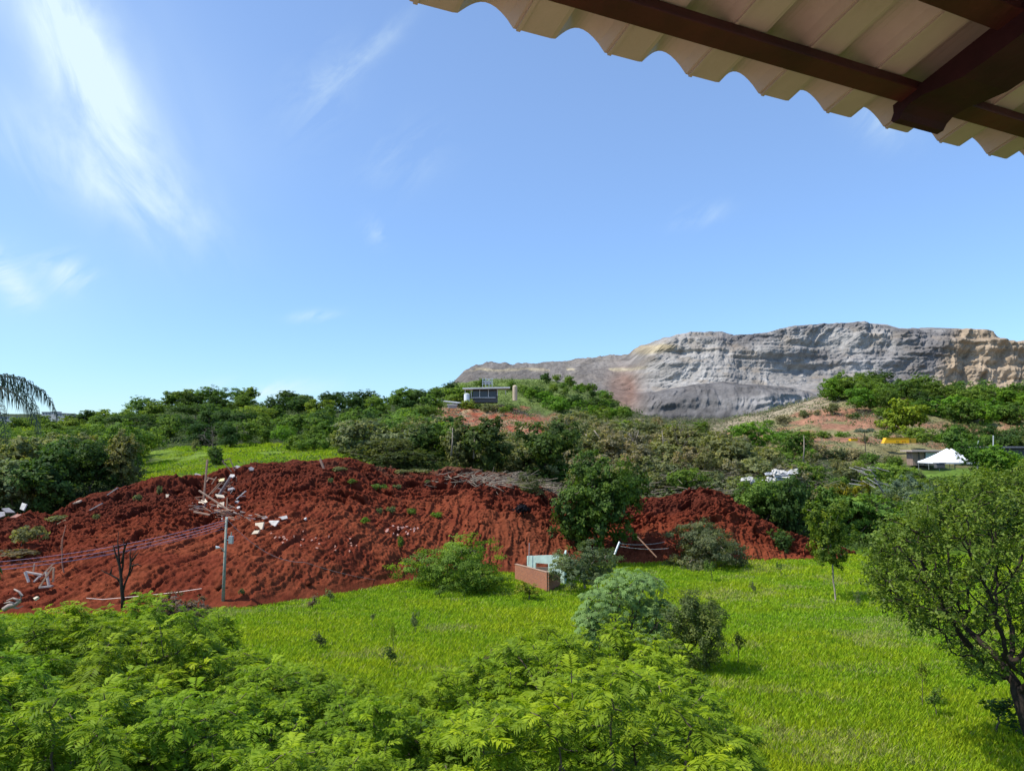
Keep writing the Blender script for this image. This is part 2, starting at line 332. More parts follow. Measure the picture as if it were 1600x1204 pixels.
def clods():
    rg = np.random.default_rng(17); n = 9000; i = rg.integers(0, len(sx_), n); j = (rg.uniform(0.02, 1, n) ** .8 * 350).astype(int)
    keep = (low[i, j] < rg.uniform(0, 1.3, n)) & (PX[i, j] > -100); i, j = i[keep], j[keep]; n = len(i); p = SV[i, j]; s = .06 + .30 * rg.uniform(0, 1, n) ** 4
    O = np.array([[1, 0, 0], [-1, 0, 0], [0, 1, 0], [0, -1, 0], [0, 0, 1], [0, 0, -1]], float); V = O[None] * rg.uniform(.6, 1.3, (n, 6, 1)) + rg.normal(0, .2, (n, 6, 3))
    V = (V * s[:, None, None] + p[:, None]).reshape(-1, 3); T8 = np.array([[0, 2, 4], [2, 1, 4], [1, 3, 4], [3, 0, 4], [2, 0, 5], [1, 2, 5], [3, 1, 5], [0, 3, 5]])
    Fq = (np.arange(n)[:, None, None] * 6 + T8[None]).reshape(-1, 3); o = newmesh('soil_clods', V, Fq, ms, cols=np.repeat(base[i, j] * rg.uniform(.6, 1.35, (n, 1)), 6, 0)); tag(o, 'loose clods of red soil scattered over the landslide', None, None, 'stuff')
clods()
# ---------------------------------------------------------------- grey mine waste heap
HT = [(560, 690), (660, 640), (695, 606), (715, 586), (724, 577), (738, 569), (760, 563), (830, 566), (880, 562), (930, 556), (985, 549), (1000, 538), (1040, 527), (1080, 521), (1130, 519), (1150, 525), (1200, 522), (1240, 511), (1290, 505), (1345, 502), (1390, 505), (1410, 511), (1440, 513), (1462, 510), (1500, 511), (1550, 516), (1570, 529), (1585, 534), (1600, 531), (1700, 530), (2000, 560), (2300, 620)]
HF = [(560, 690), (640, 640), (740, 604), (860, 600), (910, 605), (960, 630), (1000, 648), (1100, 650), (1180, 650), (1300, 650), (1600, 655), (2300, 660)]
HYF = [(560, 560), (880, 550), (950, 500), (1010, 450), (1100, 440), (1200, 430), (1300, 470), (1600, 480), (2300, 480)]
hx = np.linspace(560, 2300, 1600); ha = np.concatenate([np.linspace(-.25, .40, 120)[:-1], np.linspace(.40, .62, 250)[:-1], np.linspace(.62, 1.25, 80)])
htp = np.interp(hx, *zip(*HT)) + 2; hfp = np.interp(hx, *zip(*HF)); hyf = np.interp(hx, *zip(*HYF)); hyc = np.full_like(hx, 640.0)
hA, hP = np.meshgrid(ha, hx)
hY = hyf[:, None] + (hyc - hyf)[:, None] * np.where(hA < 0, hA * 0.2, hA)
hzf = np.array([pz(p, y) for p, y in zip(hfp, hyf)]); hzc = np.array([pz(p, y) for p, y in zip(htp, hyc)])
right = sstep(950, 1060, hP)
pr1 = np.interp(hA, [0, 0.25, 0.5, 0.75, 1, 1.25], [0, 0.2, 0.4, 0.72, 1, 0.9])
pr2 = np.interp(hA, [0, .10, .2, .30, .40, .44, .48, .52, .55, .58, .75, 1.0, 1.25], [0, .13, .19, .24, .30, .37, .53, .70, .80, .86, .92, 1.0, .97])
hZ = hzf[:, None] + (hzc - hzf)[:, None] * (pr1 * (1 - right) + pr2 * right)
hZ = hZ + np.minimum(hA, 0) * 160
hX = (hP - 800) / F * hY
# rolling dark flow mound in front of the face
mound = np.exp(-((hP - 1120) / 120) ** 2) * np.exp(-((hA - 0.17) / 0.12) ** 2)
hZ = hZ + mound * 7
hrow = 690 - F * hZ / hY
shear = hX - (hZ - 40) * 0.75 + (fbm(hX / 60, hY / 60, seed=48) - .5) * 60; patch = sstep(.40, .62, fbm(hX / 80, hZ / 30, seed=49))
g1 = fbm(shear / 60, hZ / 45, seed=41, octs=3); g1 = np.abs(g1 * 2 - 1)
g2 = np.abs(fbm(shear / 24, hZ / 30, seed=42, octs=6, gain=.6) * 2 - 1)
g3 = fbm(hX / 5, hY / 9, hZ / 6, seed=43, octs=5, gain=.65) - 0.5
ledge = fbm(hX / 90, hZ / 7, seed=44, octs=3)
g4 = np.abs(fbm(shear / 7, hZ / 22, seed=46, octs=2) * 2 - 1)
hf = sstep(0, 0.06, hA) * (0.10 + 0.90 * (1 - sstep(0.555, 0.62, hA))) * (0.25 + 0.75 * right)
g5 = np.abs(fbm(shear / 11, hZ / 20, seed=47, octs=5, gain=.6) * 2 - 1)
hD = ((0.45 - g1) * 17 + (0.35 - g2) * (5 + 5 * patch) + (ledge - .5) * 13 + (.3 - g5) * (2 + 3 * patch) - g4 * (1 + 1.2 * patch)) * hf + g3 * (4.5 + 1.5 * (1 - right)) * (1 - .5 * right * sstep(.6, .7, hA))
hY2 = hY - hD * 0.8; hZ2 = hZ + hD * 0.16
hZ2 = hZ2 + (fbm(hX / 6, hX * 0, seed=45, octs=3) - .5) * 3.0 * sstep(0.85, 1, hA)
n_a = fbm(shear / 45, hZ / 25, seed=51); n_b = fbm(hX / 12, hZ / 5, seed=52)
hc = lerp(np.ones(hA.shape + (3,)) * C(0.36, 0.347, 0.328), C(0.235, 0.225, 0.22) * np.ones(3), sstep(0.45, 0.62, n_a))
hc = lerp(hc, C(0.42, 0.41, 0.39) * np.ones(3), sstep(0.5, 0.7, 1 - n_a) * 0.7)
hc = lerp(hc, C(0.33, 0.275, 0.21) * np.ones(3), sstep(0.58, 0.68, n_b) * 0.45)
dark = np.clip(np.exp(-((hP - 1080) / 130) ** 2) * (1 - sstep(0.22, 0.30, hA + (n_b - .5) * 0.12)) * 1.6 + np.exp(-((hP - 1460) / 75) ** 2 - ((hrow - 560) / 24) ** 2) * 1.0, 0, 1)
hc = lerp(hc, C(0.14, 0.137, 0.14) * np.ones(3), dark * 0.85)
hc = lerp(hc, C(0.43, 0.42, 0.41) * np.ones(3), np.clip(np.exp(-((hP - 1215) / 80) ** 2 - ((hrow - 632) / 9) ** 2) * 1.2 + np.exp(-((hP - 1350) / 50) ** 2 - ((hrow - 575) / 16) ** 2), 0, .8))
rim = sstep(0.535, 0.56, hA) * (1 - sstep(.64, .7, hA)) * (0.3 + .7 * sstep(0.4, 0.6, n_b)) * sstep(1120, 1160, hP)
hc = lerp(hc, C(0.115, 0.118, 0.13) * np.ones(3), rim * 0.65)
hc = lerp(hc, C(0.46, 0.36, 0.25) * np.ones(3), sstep(1455, 1490, hP + (hrow - 560) * 0.5) * 0.85)
hc = lerp(hc, C(0.50, 0.42, 0.26) * np.ones(3), np.clip(np.exp(-((hP - 1012) / 22) ** 2 - ((hrow - 546) / 7) ** 2) * 1.5 + np.exp(-((hP - 1040) / 14) ** 2 - ((hrow - 544) / 4) ** 2), 0, .9))
hc = lerp(hc, C(0.30, 0.12, 0.065) * np.ones(3), np.clip(np.exp(-((hP - 972) / 22) ** 2 - ((hrow - 610) / 30) ** 2) * 1.5, 0, .95))
hc = lerp(hc, C(0.19, 0.175, 0.16) * np.ones(3), (1 - right) * 0.75)
hc = lerp(hc, C(0.42, 0.37, 0.26) * np.ones(3), (1 - right) * np.exp(-((hrow - 577) / 2.5) ** 2) * sstep(.45, .55, n_b))
strk = fbm(shear / 5, hZ / 16, seed=54, octs=4)
hc = hc * (0.55 + 0.70 * strk)[..., None] * C(.87, .84, .80)
hc = hc * (0.82 + 0.36 * fbm(hX / 3, hZ / 2, seed=53))[..., None]
mh = mat("mine_waste", attr='tone', var=0.2, scale=0.25, bump=0.6, bscale=0.8, rough=0.95, spec=0.08)
heap = newmesh("waste_heap_hill", np.stack([hX, hY2, hZ2], -1).reshape(-1, 3), grid_faces(*hA.shape)[:, ::-1], mh, cols=hc.reshape(-1, 3))
tag(heap, "grey mine waste hill on the skyline", None, None, "structure")

# ---------------------------------------------------------------- tree growing
def skeleton(attr, base, step=0.45, infl=3.0, kill=0.9, trunk=None, seed=0, sag=0.0, jit=0.15):
    """grow a branch skeleton from base towards the attractor points; returns nodes, parents"""
    rg = np.random.default_rng(seed); nodes = [np.array(base, float)]; par = [-1]
    if trunk is not None:
        for t in trunk: nodes.append(np.array(t, float)); par.append(len(nodes) - 2)
    A = np.array(attr, float); alive = np.ones(len(A), bool)
    near = np.zeros(len(A), int); nd = np.full(len(A), 1e9)
    def upd(k0):
        nonlocal near, nd
        B = np.array(nodes[k0:]); d = np.linalg.norm(A[:, None] - B[None], axis=2); j = d.argmin(1); dm = d[np.arange(len(A)), j]
        b = dm < nd; near[b] = j[b] + k0; nd[b] = dm[b]
    upd(0); it = 0; cur_infl = infl
    while alive.any() and it < 140:
        it += 1; k0 = len(nodes)
        act = alive & (nd < cur_infl)
        if not act.any(): cur_infl *= 1.4; continue
        for n_ in np.unique(near[act]):
            sel = A[act & (near == n_)]; v = sel - nodes[n_]; v /= np.linalg.norm(v, axis=1)[:, None] + 1e-9
            d = v.mean(0) + rg.normal(0, jit, 3); d[2] -= sag; l_ = np.linalg.norm(d)
            if l_ < 1e-3: continue
            nw = nodes[n_] + d / l_ * step
            nodes.append(nw); par.append(int(n_))
        if len(nodes) == k0: break
        upd(k0); alive &= nd > kill
        if len(nodes) > 4000: break
    return np.array(nodes), np.array(par)
def tubes(nodes, par, r_tip=0.015, expo=2.3, rmax=9, sides=5, wob=0.0, mn=0.0):
    n = len(nodes); ch = [[] for _ in range(n)]
    for i in range(1, n): ch[par[i]].append(i)
    r = np.zeros(n)
    for i in range(n - 1, -1, -1):
        if not ch[i]: r[i] = r_tip
        else: r[i] = max(sum(r[c] ** expo for c in ch[i]) ** (1 / expo), r_tip)
    r = np.minimum(r, rmax); r = np.maximum(r, mn)
    V, Fq = [], []
    def ring(p, d, rad):
        d = d / (np.linalg.norm(d) + 1e-9); a = np.array([1, 0, 0]) if abs(d[0]) < .8 else np.array([0, 1, 0])
        u = np.cross(d, a); u /= np.linalg.norm(u); v = np.cross(d, u); k = len(V)
        for s in range(sides):
            an = 2 * pi * s / sides; V.append(p + (u * cos(an) + v * sin(an)) * rad)
        return k
    st = [(0, None)]
    stack = [(0, c) for c in ch[0]]
    while stack:
        a, b = stack.pop()
        chain = [a, b]
        while ch[chain[-1]]:
            cs = sorted(ch[chain[-1]], key=lambda c: -r[c]); 
            for c in cs[1:]: stack.append((chain[-1], c))
            chain.append(cs[0])
        pv = None
        for q, i in enumerate(chain):
            d = nodes[chain[min(q + 1, len(chain) - 1)]] - nodes[chain[max(q - 1, 0)]]
            rad = r[i] if q else (min(r[i], r[chain[1]] * 1.15) if a else r[i] * 1.25)
            k = ring(nodes[i], d, rad)
            if pv is not None:
                for s in range(sides): Fq.append((pv + s, pv + (s + 1) % sides, k + (s + 1) % sides, k + s))
            pv = k
    return np.array(V), np.array(Fq, int), r, ch
def unit(v): return v / (np.linalg.norm(v, axis=-1, keepdims=True) + 1e-9)
def leaves(pos, nrm, size, aspect=0.5, rg=RNG, jn=0.6, var=None, down=0.0):
    """one small pointed leaf face for each position"""
    n = len(pos); nr = unit(nrm + rg.normal(0, jn, (n, 3)))
    t = rg.normal(0, 1, (n, 3)); t[:, 2] -= down; t = t - nr * (t * nr).sum(1)[:, None]; t = unit(t); b = np.cross(nr, t)
    s = (size * rg.uniform(0.65, 1.3, n))[:, None]; wd = s * aspect
    bend = nr * s * 0.12
    p0 = pos - t * s * .5; p1 = pos + b * wd * .5 + bend; p2 = pos + t * s * .5 - bend; p3 = pos - b * wd * .5 + bend
    V = np.stack([p0, p1, p2, p3], 1).reshape(-1, 3); Fq = np.arange(4 * n).reshape(-1, 4)
    var = rg.uniform(0, 1, n) if var is None else np.clip(var + rg.normal(0, 0.16, n), 0, 1)
    return V, Fq, np.repeat(var, 4)
bark = mat("bark_grey", (0.13, 0.10, 0.075), var=0.4, scale=6, bump=0.02, stretch=(1, 1, 0.25), rough=0.95, spec=0.05)
bark_dark = mat("bark_dark", (0.045, 0.035, 0.028), var=0.4, scale=8, bump=0.015, stretch=(1, 1, 0.25), rough=0.95, spec=0.05)
bark_pale = mat("bark_pale", (0.30, 0.25, 0.19), var=0.35, scale=6, bump=0.01, stretch=(1, 1, 0.25), rough=0.95, spec=0.05)
dead_twigs = mat("dead_twigs", (0.17, 0.14, 0.12), var=0.35, scale=2, rough=1.0, spec=0.02)
lm = leafmat("leaf_soft", 0.33, 0.6, 0.12); lmg = leafmat("leaf_glossy", 0.28, 0.5, 0.14)
lmf = leafmat("leaf_feathery", 0.32, 0.6, 0.15, warm=(1.5, 1.1, 0.55), lo=0.30, hi=1.42)

def crown_lobes(kind, rg, H, W, n=17, lr=1.25):
    """uneven overlapping lobes (x, y, z, horizontal radius, vertical radius) that make up a crown"""
    out = []; asym = rg.uniform(-.06, .06, 2) * W
    P_ = dict(round=(.54, .37, .34), tall=(.54, .28, .38), bush=(.42, .40, .40), flat=(.66, .42, .22), loose=(.62, .38, .30), scrub=(.45, .4, .4))[kind]
    for k in range(n):
        d = unit(rg.normal(0, 1, 3)); q = rg.uniform(.35, 1.0) ** .4 if k > 2 else .2
        if kind == 'flat' and d[2] < -.15: d[2] *= -.5
        z = H * (P_[0] + d[2] * P_[2] * q); x = asym[0] * z / H + W * P_[1] * d[0] * q; y = asym[1] * z / H + W * P_[1] * d[1] * q
        if kind == 'tall': t = 1.15 - .55 * z / H; x *= t; y *= t
        s = rg.uniform(.75, 1.3) * lr * (0.62 if kind == 'loose' else 1)
        rh = H * .125 * s; z = max(z, rh * .7) if kind in ('bush', 'scrub') else z
        out.append((x, y, z, W * .145 * s, rh))
    return np.array(out)
def tree_mesh(name, kind, H, W, nleaf, lsize, seed, leafm, barkm, n=17, aspect=0.6, trunk_h=None, rtip=0.018, sides=5, lr=1.25, fuzz=.13, sag=0.0):
    rg = np.random.default_rng(seed); lob = crown_lobes(kind, rg, H, W, n, lr)
    th = trunk_h if trunk_h is not None else {'round': .16, 'tall': .14, 'flat': .36, 'bush': .03, 'loose': .30, 'scrub': .03}[kind] * H
    tr = []; x = y = 0.0; nst = max(1, int(th / (H * .06)))
    for k in range(nst): x += rg.normal(0, .012 * H); y += rg.normal(0, .012 * H); tr.append((x, y, th * (k + 1) / nst))
    A = np.repeat(lob, 7, 0); dd = unit(rg.normal(0, 1, (len(A), 3))); A = A[:, :3] + dd * rg.uniform(.1, .85, (len(A), 1)) * A[:, [3, 3, 4]]
    nodes, par = skeleton(A, (0, 0, -0.4), step=H * 0.05, infl=H * 0.4, kill=H * 0.055, trunk=tr, seed=seed)
    TV, TF, r, ch = tubes(nodes, par, rtip, 2.3, rmax=H * 0.03, sides=sides)
    vol = lob[:, 3] ** 2; cnt = (nleaf * vol / vol.sum()).astype(int); idx = np.repeat(np.arange(len(lob)), cnt); m = len(idx); l_ = lob[idx]
    # twigs of a lobe: small clusters on its shell, so that its outline is frayed
    ncl = 20; cd = unit(rg.normal(0, 1, (len(lob), ncl, 3))); cr = rg.uniform(.6, 1.28, (len(lob), ncl)); cvv = rg.normal(0, .13, (len(lob), ncl))
    w_ = rg.integers(0, ncl, m); d = cd[idx, w_]; rad = cr[idx, w_]
    pos = l_[:, :3] + (d * rad[:, None] + rg.normal(0, fuzz, (m, 3))) * l_[:, [3, 3, 4]]
    pos[:, 2] = np.maximum(pos[:, 2], rg.uniform(0, .1 * H, m))
    out = d + unit(pos - np.array([0, 0, H * .4])) * .35 + np.array([0, 0, .35])
    lv = rg.uniform(.25, .72, len(lob)); va = lv[idx] + cvv[idx, w_]
    LV, LF, va = leaves(pos, out, lsize, aspect, rg, 0.45, va, down=sag)
    mc = newmesh(name + "_crown", LV, LF, leafm, attrs={'var': va}); mt = newmesh(name + "_trunk", TV, TF, barkm, smooth=True)
    out_ = (mc.data, mt.data); bpy.data.objects.remove(mc); bpy.data.objects.remove(mt)
    return out_ + (H, W)
def twig_mesh(name, kind, H, W, seed, m=None, rtip=0.02, natt=None):
    rg = np.random.default_rng(seed); lob = crown_lobes(kind, rg, H, W); A = np.repeat(lob, 9, 0); A = A[:, :3] + unit(rg.normal(0, 1, (len(A), 3))) * rg.uniform(.3, 1.2, (len(A), 1)) * A[:, [3, 3, 4]]
    nodes, par = skeleton(A, (0, 0, -0.3), step=H * .05, infl=H * .5, kill=H * .045, trunk=[(0, 0, H * .12), (0.05, 0, H * .22)], seed=seed, jit=.3)
    V, Fq, r, ch = tubes(nodes, par, rtip, 2.2, rmax=H * .03, sides=4)
    o = newmesh(name, V, Fq, m or dead_twigs); d = o.data; bpy.data.objects.remove(o); return d
TM = {}
def T(key, *a, **k): TM[key] = tree_mesh(key, *a, **k)
T('round1', 'round', 8, 8, 5200, .42, 1, lm, bark); T('round2', 'round', 8, 8.5, 5200, .42, 2, lm, bark); T('round3', 'round', 8, 7.5, 5000, .46, 3, lm, bark)
T('tall1', 'tall', 9, 6, 4500, .40, 4, lm, bark); T('tall2', 'tall', 9, 6.5, 4500, .42, 5, lm, bark)
T('flat1', 'flat', 7, 9, 5000, .36, 6, lm, bark_pale); T('flat2', 'flat', 7, 9, 4800, .40, 7, lm, bark)
T('bush1', 'bush', 5, 6.5, 5200, .32, 8, lm, bark); T('bush2', 'bush', 5, 6.5, 5200, .34, 9, lm, bark); T('bush3', 'bush', 4, 6, 4500, .30, 10, lm, bark_pale)
T('loose1', 'loose', 8, 6.5, 2600, .34, 11, lm, bark_pale); T('loose2', 'loose', 8, 6, 2500, .36, 12, lm, bark_pale)
TWIG = [twig_mesh('twigs1', 'round', 7, 8, 21), twig_mesh('twigs2', 'loose', 8, 7, 22)]
used_first = {}
def put_tree(key, loc, h, wd, col, name, label, cat, group=None, rz=None, wig=True):
    mc, mt, H, W = TM[key]
    r = empty(name, loc, random.uniform(0, 6.28) if rz is None else rz); r.scale = (wd / W, wd / W, h / H)
    c = bpy.data.objects.new('crown', mc); S.collection.objects.link(c); c.parent = r
    j = random.uniform(-.08, .08); k = random.uniform(.9, 1.12)
    c.color = (max(0, col[0] * (k + j)), col[1] * k, col[2] * (k - j), 1) if wig else (*col, 1)
    t = bpy.data.objects.new('trunk', mt); S.collection.objects.link(t); t.parent = r
    return tag(r, label, cat, group)
# foliage colours
DK = (0.052, 0.102, 0.028); MD = (0.105, 0.185, 0.036); LT = (0.155, 0.24, 0.042); YL = (0.185, 0.26, 0.028); OL = (0.165, 0.188, 0.09); GG = (0.135, 0.18, 0.085); BR = (0.225, 0.215, 0.14); BG = (0.12, 0.24, 0.03)
NAMES = {DK: 'dark green', MD: 'mid green', LT: 'light green', YL: 'yellow green', OL: 'olive', GG: 'grey green', BR: 'dry brownish', BG: 'bright green'}
ORD = ['first', 'second', 'third', 'fourth', 'fifth', 'sixth', 'seventh', 'eighth', 'ninth', 'tenth', 'eleventh', 'twelfth', 'thirteenth', 'fourteenth', 'fifteenth', 'sixteenth', 'seventeenth', 'eighteenth', 'nineteenth', 'twentieth', 'twenty-first', 'twenty-second', 'twenty-third', 'twenty-fourth']
SH = {'r': ('rounded', ['round1', 'round2', 'round3']), 't': ('tall', ['tall1', 'tall2']), 'f': ('spreading', ['flat1', 'flat2']), 'b': ('bushy', ['bush1', 'bush2', 'bush3']), 'l': ('thin-leaved', ['loose1', 'loose2'])}
def row(px0, px1, Y, n, h, hw, pal, shapes, phrase, group, skip=None, wf=1.15, bury=0.0):
    """a row of individual trees; labels count from the left so each can be pointed at"""
    for k in range(n):
        px = px0 + (px1 - px0) * (k + .5 + random.uniform(-.28, .28)) / n
        Yk = Y * random.uniform(.965, 1.035); sh = random.choice(shapes); key = random.choice(SH[sh][1]); col = random.choice(pal)
        if skip and skip(px, Yk): continue
        hh = random.uniform(h - hw, h + hw); W = TM[key][3] / TM[key][2] * hh * random.uniform(.85, 1.2) * wf
        p = onground(px, Yk); p.z -= bury
        put_tree(key, p, hh, W, col, 'bush' if sh == 'b' else 'broadleaf_tree',
                 f"{NAMES[col]} {SH[sh][0]} {'bush' if sh == 'b' else 'tree'}, {ORD[k]} from the left in {phrase}", 'bush' if sh == 'b' else 'tree', group)
GL = "trees of the wooded slope at the left"; GH = "trees on the far left hill"; GM = "trees above the landslide"; GR = "trees on the right-hand slope"; GB = "trees behind the right end of the landslide"; GG_ = "trees on the grassy mine hill"
row(-260, 130, 107, 7, 8.6, .9, [DK, DK, MD, GG], 'rrt', "the left wood's front row", GL)
row(-300, 235, 116, 9, 9.2, 1, [DK, MD, GG, DK, OL], 'rrtr', "the left wood's second row", GL)
row(-320, 240, 129, 10, 8.6, 1, [DK, MD, OL, GG], 'rrf', "the left wood's third row", GL)
row(-330, 245, 148, 11, 8.3, 1.2, [MD, LT, DK, OL], 'rft', "the left wood's fourth row", GL)
row(-340, 245, 172, 13, 7.8, 1.2, [LT, MD, YL, DK], 'rf', "the left wood's back row", GL)
row(335, 600, 181, 8, 5.2, .8, [DK, MD, LT, MD], 'rr', "the line at the shelf's far edge", GH, wf=1.2)
row(450, 620, 160, 5, 4.2, .8, [OL, MD, DK], 'rb', "the line at the shelf's right end", GH, wf=1.2)
row(-340, 660, 200, 22, 7.0, 1.4, [MD, DK, LT, DK, GG], 'rrft', "the lowest row of the far hill", GH, wf=1.3)
row(-340, 660, 232, 22, 7.2, 1.4, [MD, DK, LT, MD, YL], 'rrf', "the second row of the far hill", GH, wf=1.35)
row(-340, 690, 268, 22, 7.4, 1.5, [MD, LT, DK, MD], 'rft', "the third row of the far hill", GH, wf=1.4)
row(-340, 700, 305, 24, 7.8, 1.0, [MD, LT, DK, MD], 'rr', "the fourth row of the far hill", GH, wf=1.45)
row(-340, 730, 345, 24, 8.4, 1.1, [MD, LT, MD, DK], 'rrr', "the top row of the far hill", GH, wf=1.7)
row(600, 740, 395, 6, 8, 2, [MD, DK, LT], 'rb', "the mine hill's left flank", GG_)
row(640, 975, 425, 10, 4.6, 1.6, [MD, LT, DK, BG], 'rb', "the mine hill's lower scrub", GG_)
row(850, 970, 455, 7, 5.5, 1.8, [MD, BG, DK], 'rb', "the mine hill's middle scrub", GG_)
row(860, 955, 480, 5, 6, 1.6, [MD, BG, LT], 'rb', "the mine hill's upper scrub", GG_)
row(560, 880, 132, 8, 6.6, 1.0, [OL, MD, DK, OL], 'brb', "the front row above mid landslide", GM)
row(620, 900, 150, 7, 7.8, 1.0, [OL, GG, OL, DK], 'rlr', "the second row above mid landslide", GM)
row(540, 700, 178, 6, 7.4, 1.0, [DK, MD, GG], 'rf', "the third row above mid landslide", GM)
row(860, 1230, 123, 11, 4.2, .9, [OL, GG, OL, MD], 'bb', "the front row of olive scrub", GB)
row(880, 1220, 140, 12, 5.8, 1.1, [OL, BR, OL, BR], 'bl', "the second row of olive scrub", GB)
row(880, 1200, 164, 11, 7.2, 1.2, [OL, BR, BR, OL], 'lrb', "the third row of olive scrub", GB)
row(860, 1170, 195, 11, 8.4, 1.0, [OL, BR, OL], 'lr', "the fourth row of olive scrub", GB)
row(870, 1130, 228, 10, 8.6, 1.2, [OL, MD, BR], 'rl', "the back row of olive scrub", GB)
row(880, 1110, 262, 9, 8.0, 1.2, [OL, BR, LT], 'rbl', "the top row of olive scrub", GB)
row(820, 985, 372, 9, 6.5, 1.5, [BG, MD, LT], 'rb', "the mine hill's right flank", GG_)
row(820, 975, 398, 9, 6.5, 1.5, [BG, MD, DK], 'rb', "the mine hill's upper flank", GG_)
row(712, 802, 328, 7, 3.5, .8, [MD, OL, LT], 'b', "the line before the mine building", GG_)
row(1130, 1400, 208, 10, 3.6, 1.2, [MD, OL, BG, BR], 'b', "the bare slope's lower line", GR)
row(1120, 1420, 246, 10, 3.2, 1.2, [OL, BG, BR, LT], 'b', "the bare slope's middle line", GR)
row(1190, 1420, 290, 9, 3.4, 1.2, [OL, MD, BG, BR], 'b', "the bare slope's upper line", GR)
row(1120, 1420, 182, 9, 5.2, 1.0, [OL, MD, LT, GG], 'bl', "the bare slope's foot line", GR)
row(1170, 1700, 108, 12, 6.4, 1.0, [MD, OL, DK, GG], 'rb', "the lowest row below the tent", GR)
row(1200, 1720, 124, 12, 5.6, .9, [MD, OL, GG, YL], 'rb', "the second row below the tent", GR)
row(1240, 1720, 143, 11, 5.2, .7, [OL, MD, LT], 'bl', "the third row below the tent", GR, skip=lambda p, y: 1320 < p < 1385)
row(1290, 1430, 166, 5, 5.2, .8, [OL, OL, LT], 'bl', "the yellow container's front row", GR, skip=lambda p, y: 1325 < p < 1375)
row(1520, 1720, 176, 5, 6.6, 1, [MD, DK, BG], 'rb', "the row beside the white tent", GR)
row(1480, 1760, 212, 8, 9, 1.4, [DK, DK, MD, GG], 'rr', "the dark row above the tent", GR)
row(1440, 1760, 252, 10, 8.5, 1.5, [DK, MD, GG, MD], 'rr', "the second row above the tent", GR, skip=lambda p, y: p < 1470)
row(1365, 1760, 290, 13, 8.6, 1.6, [MD, BG, MD, LT], 'rb', "the third row above the tent", GR)
row(1330, 1760, 308, 15, 8.0, 1.4, [MD, BG, MD, DK], 'rb', "the fourth row above the tent", GR, wf=1.3)
row(1290, 1760, 330, 18, 9.0, 1.8, [MD, BG, MD, LT], 'rb', "the row below the right crest", GR)
row(1310, 1760, 352, 16, 9.6, 2.2, [MD, BG, DK, MD], 'rr', "the right crest row", GR)

def feature(key, px, top, base, Y, wpx, col, name, label, cat='tree', rz=None, wig=False):
    """a tree placed by itself: its top and its base as they stand at distance Y"""
    x = (px - 800) / F * Y; zt_ = pz(top, Y); zb = gz(x, Y) if base is None else pz(base, Y)
    return put_tree(key, Vector((x, Y, zb)), zt_ - zb, wpx / F * Y, col, name, label, cat, None, rz, wig)
T('big_dark', 'round', 12, 10.5, 17000, .34, 48, lmg, bark_dark, n=24, lr=1.1, trunk_h=3.2, aspect=.65)
T('weeping', 'bush', 5, 10, 19000, .22, 42, lm, bark, aspect=.4)
T('greyleaf', 'bush', 4.5, 6.5, 13000, .19, 43, lm, bark_pale, aspect=.6)
T('greyleaf2', 'bush', 5.5, 9, 15000, .23, 44, lm, bark_pale, aspect=.6)
T('slender', 'loose', 9, 5.6, 10500, .20, 45, lmf, bark_pale, trunk_h=3.0, aspect=.5)
T('olivebush', 'bush', 5, 4, 15000, .12, 46, lmg, bark_dark, aspect=.55, rtip=.01)
feature('big_dark', 935, 700, 884, 90, 150, (0.062, 0.115, 0.022), 'large_tree', 'large dark glossy tree standing before the red soil, trunk showing below its crown')
feature('bush1', 880, 800, 880, 92, 60, DK, 'bush', 'small dark bush at the foot of the large dark tree, left side', 'bush')
feature('weeping', 722, 830, 926, 74, 192, (0.13, 0.22, 0.035), 'shrub', 'wide light green weeping shrub at the foot of the red slope', 'shrub')
feature('greyleaf', 912, 842, 912, 71, 98, (0.12, 0.165, 0.085), 'shrub', 'pale grey green shrub covering the right side of the ruined green wall', 'shrub')
feature('greyleaf2', 1100, 806, 890, 88, 132, (0.13, 0.155, 0.08), 'shrub', 'broad pale grey green shrub in front of the right end of the red slope', 'shrub')
feature('bush2', 1212, 824, 868, 96, 46, DK, 'bush', 'small dark round bush on the meadow edge beneath the red gully', 'bush')
feature('slender', 1297, 764, 932, 67, 112, (0.13, 0.21, 0.03), 'slender_tree', 'slender two-tiered tree with a bare pale trunk standing alone on the meadow')
feature('round2', 1240, 742, 855, 104, 84, DK, 'broadleaf_tree', 'dark dense tree just behind the slender tree, left of it')
feature('round1', 1180, 745, 830, 108, 92, MD, 'broadleaf_tree', 'green tree leaning over the top of the red gully')
feature('round1', 852, 648, 738, 126, 112, (0.06, 0.105, 0.026), 'broadleaf_tree', 'big dark tree above the landslide, directly behind the large dark tree')
feature('round3', 770, 650, 736, 122, 90, (0.06, 0.095, 0.03), 'broadleaf_tree', 'dark tree with pale bare limbs above the middle of the landslide')
feature('tall1', 715, 655, 735, 124, 60, OL, 'broadleaf_tree', 'olive half-bare tree below the mine building')
feature('bush1', 600, 678, 730, 118, 120, (0.085, 0.105, 0.035), 'bush', 'wide olive thicket sitting on the crest of the red slope', 'bush')
feature('bush2', 640, 700, 737, 114, 90, (0.06, 0.085, 0.03), 'bush', 'lower drooping thicket on the crest of the red slope, right of the wide one', 'bush')
feature('flat1', 442, 665, 706, 172, 34, BG, 'broadleaf_tree', 'bright lone tree standing on the grassy shelf behind the crest')
feature('flat2', 492, 682, 714, 150, 42, MD, 'broadleaf_tree', 'small open tree standing on the grassy shelf, next to the bright lone tree')
feature('bush2', 340, 695, 727, 132, 34, DK, 'bush', 'dark round bush on the grassy shelf behind the broken timber', 'bush')
feature('loose1', 307, 684, 716, 150, 20, OL, 'broadleaf_tree', 'tiny thin tree on the grassy shelf, left of the dark round bush')
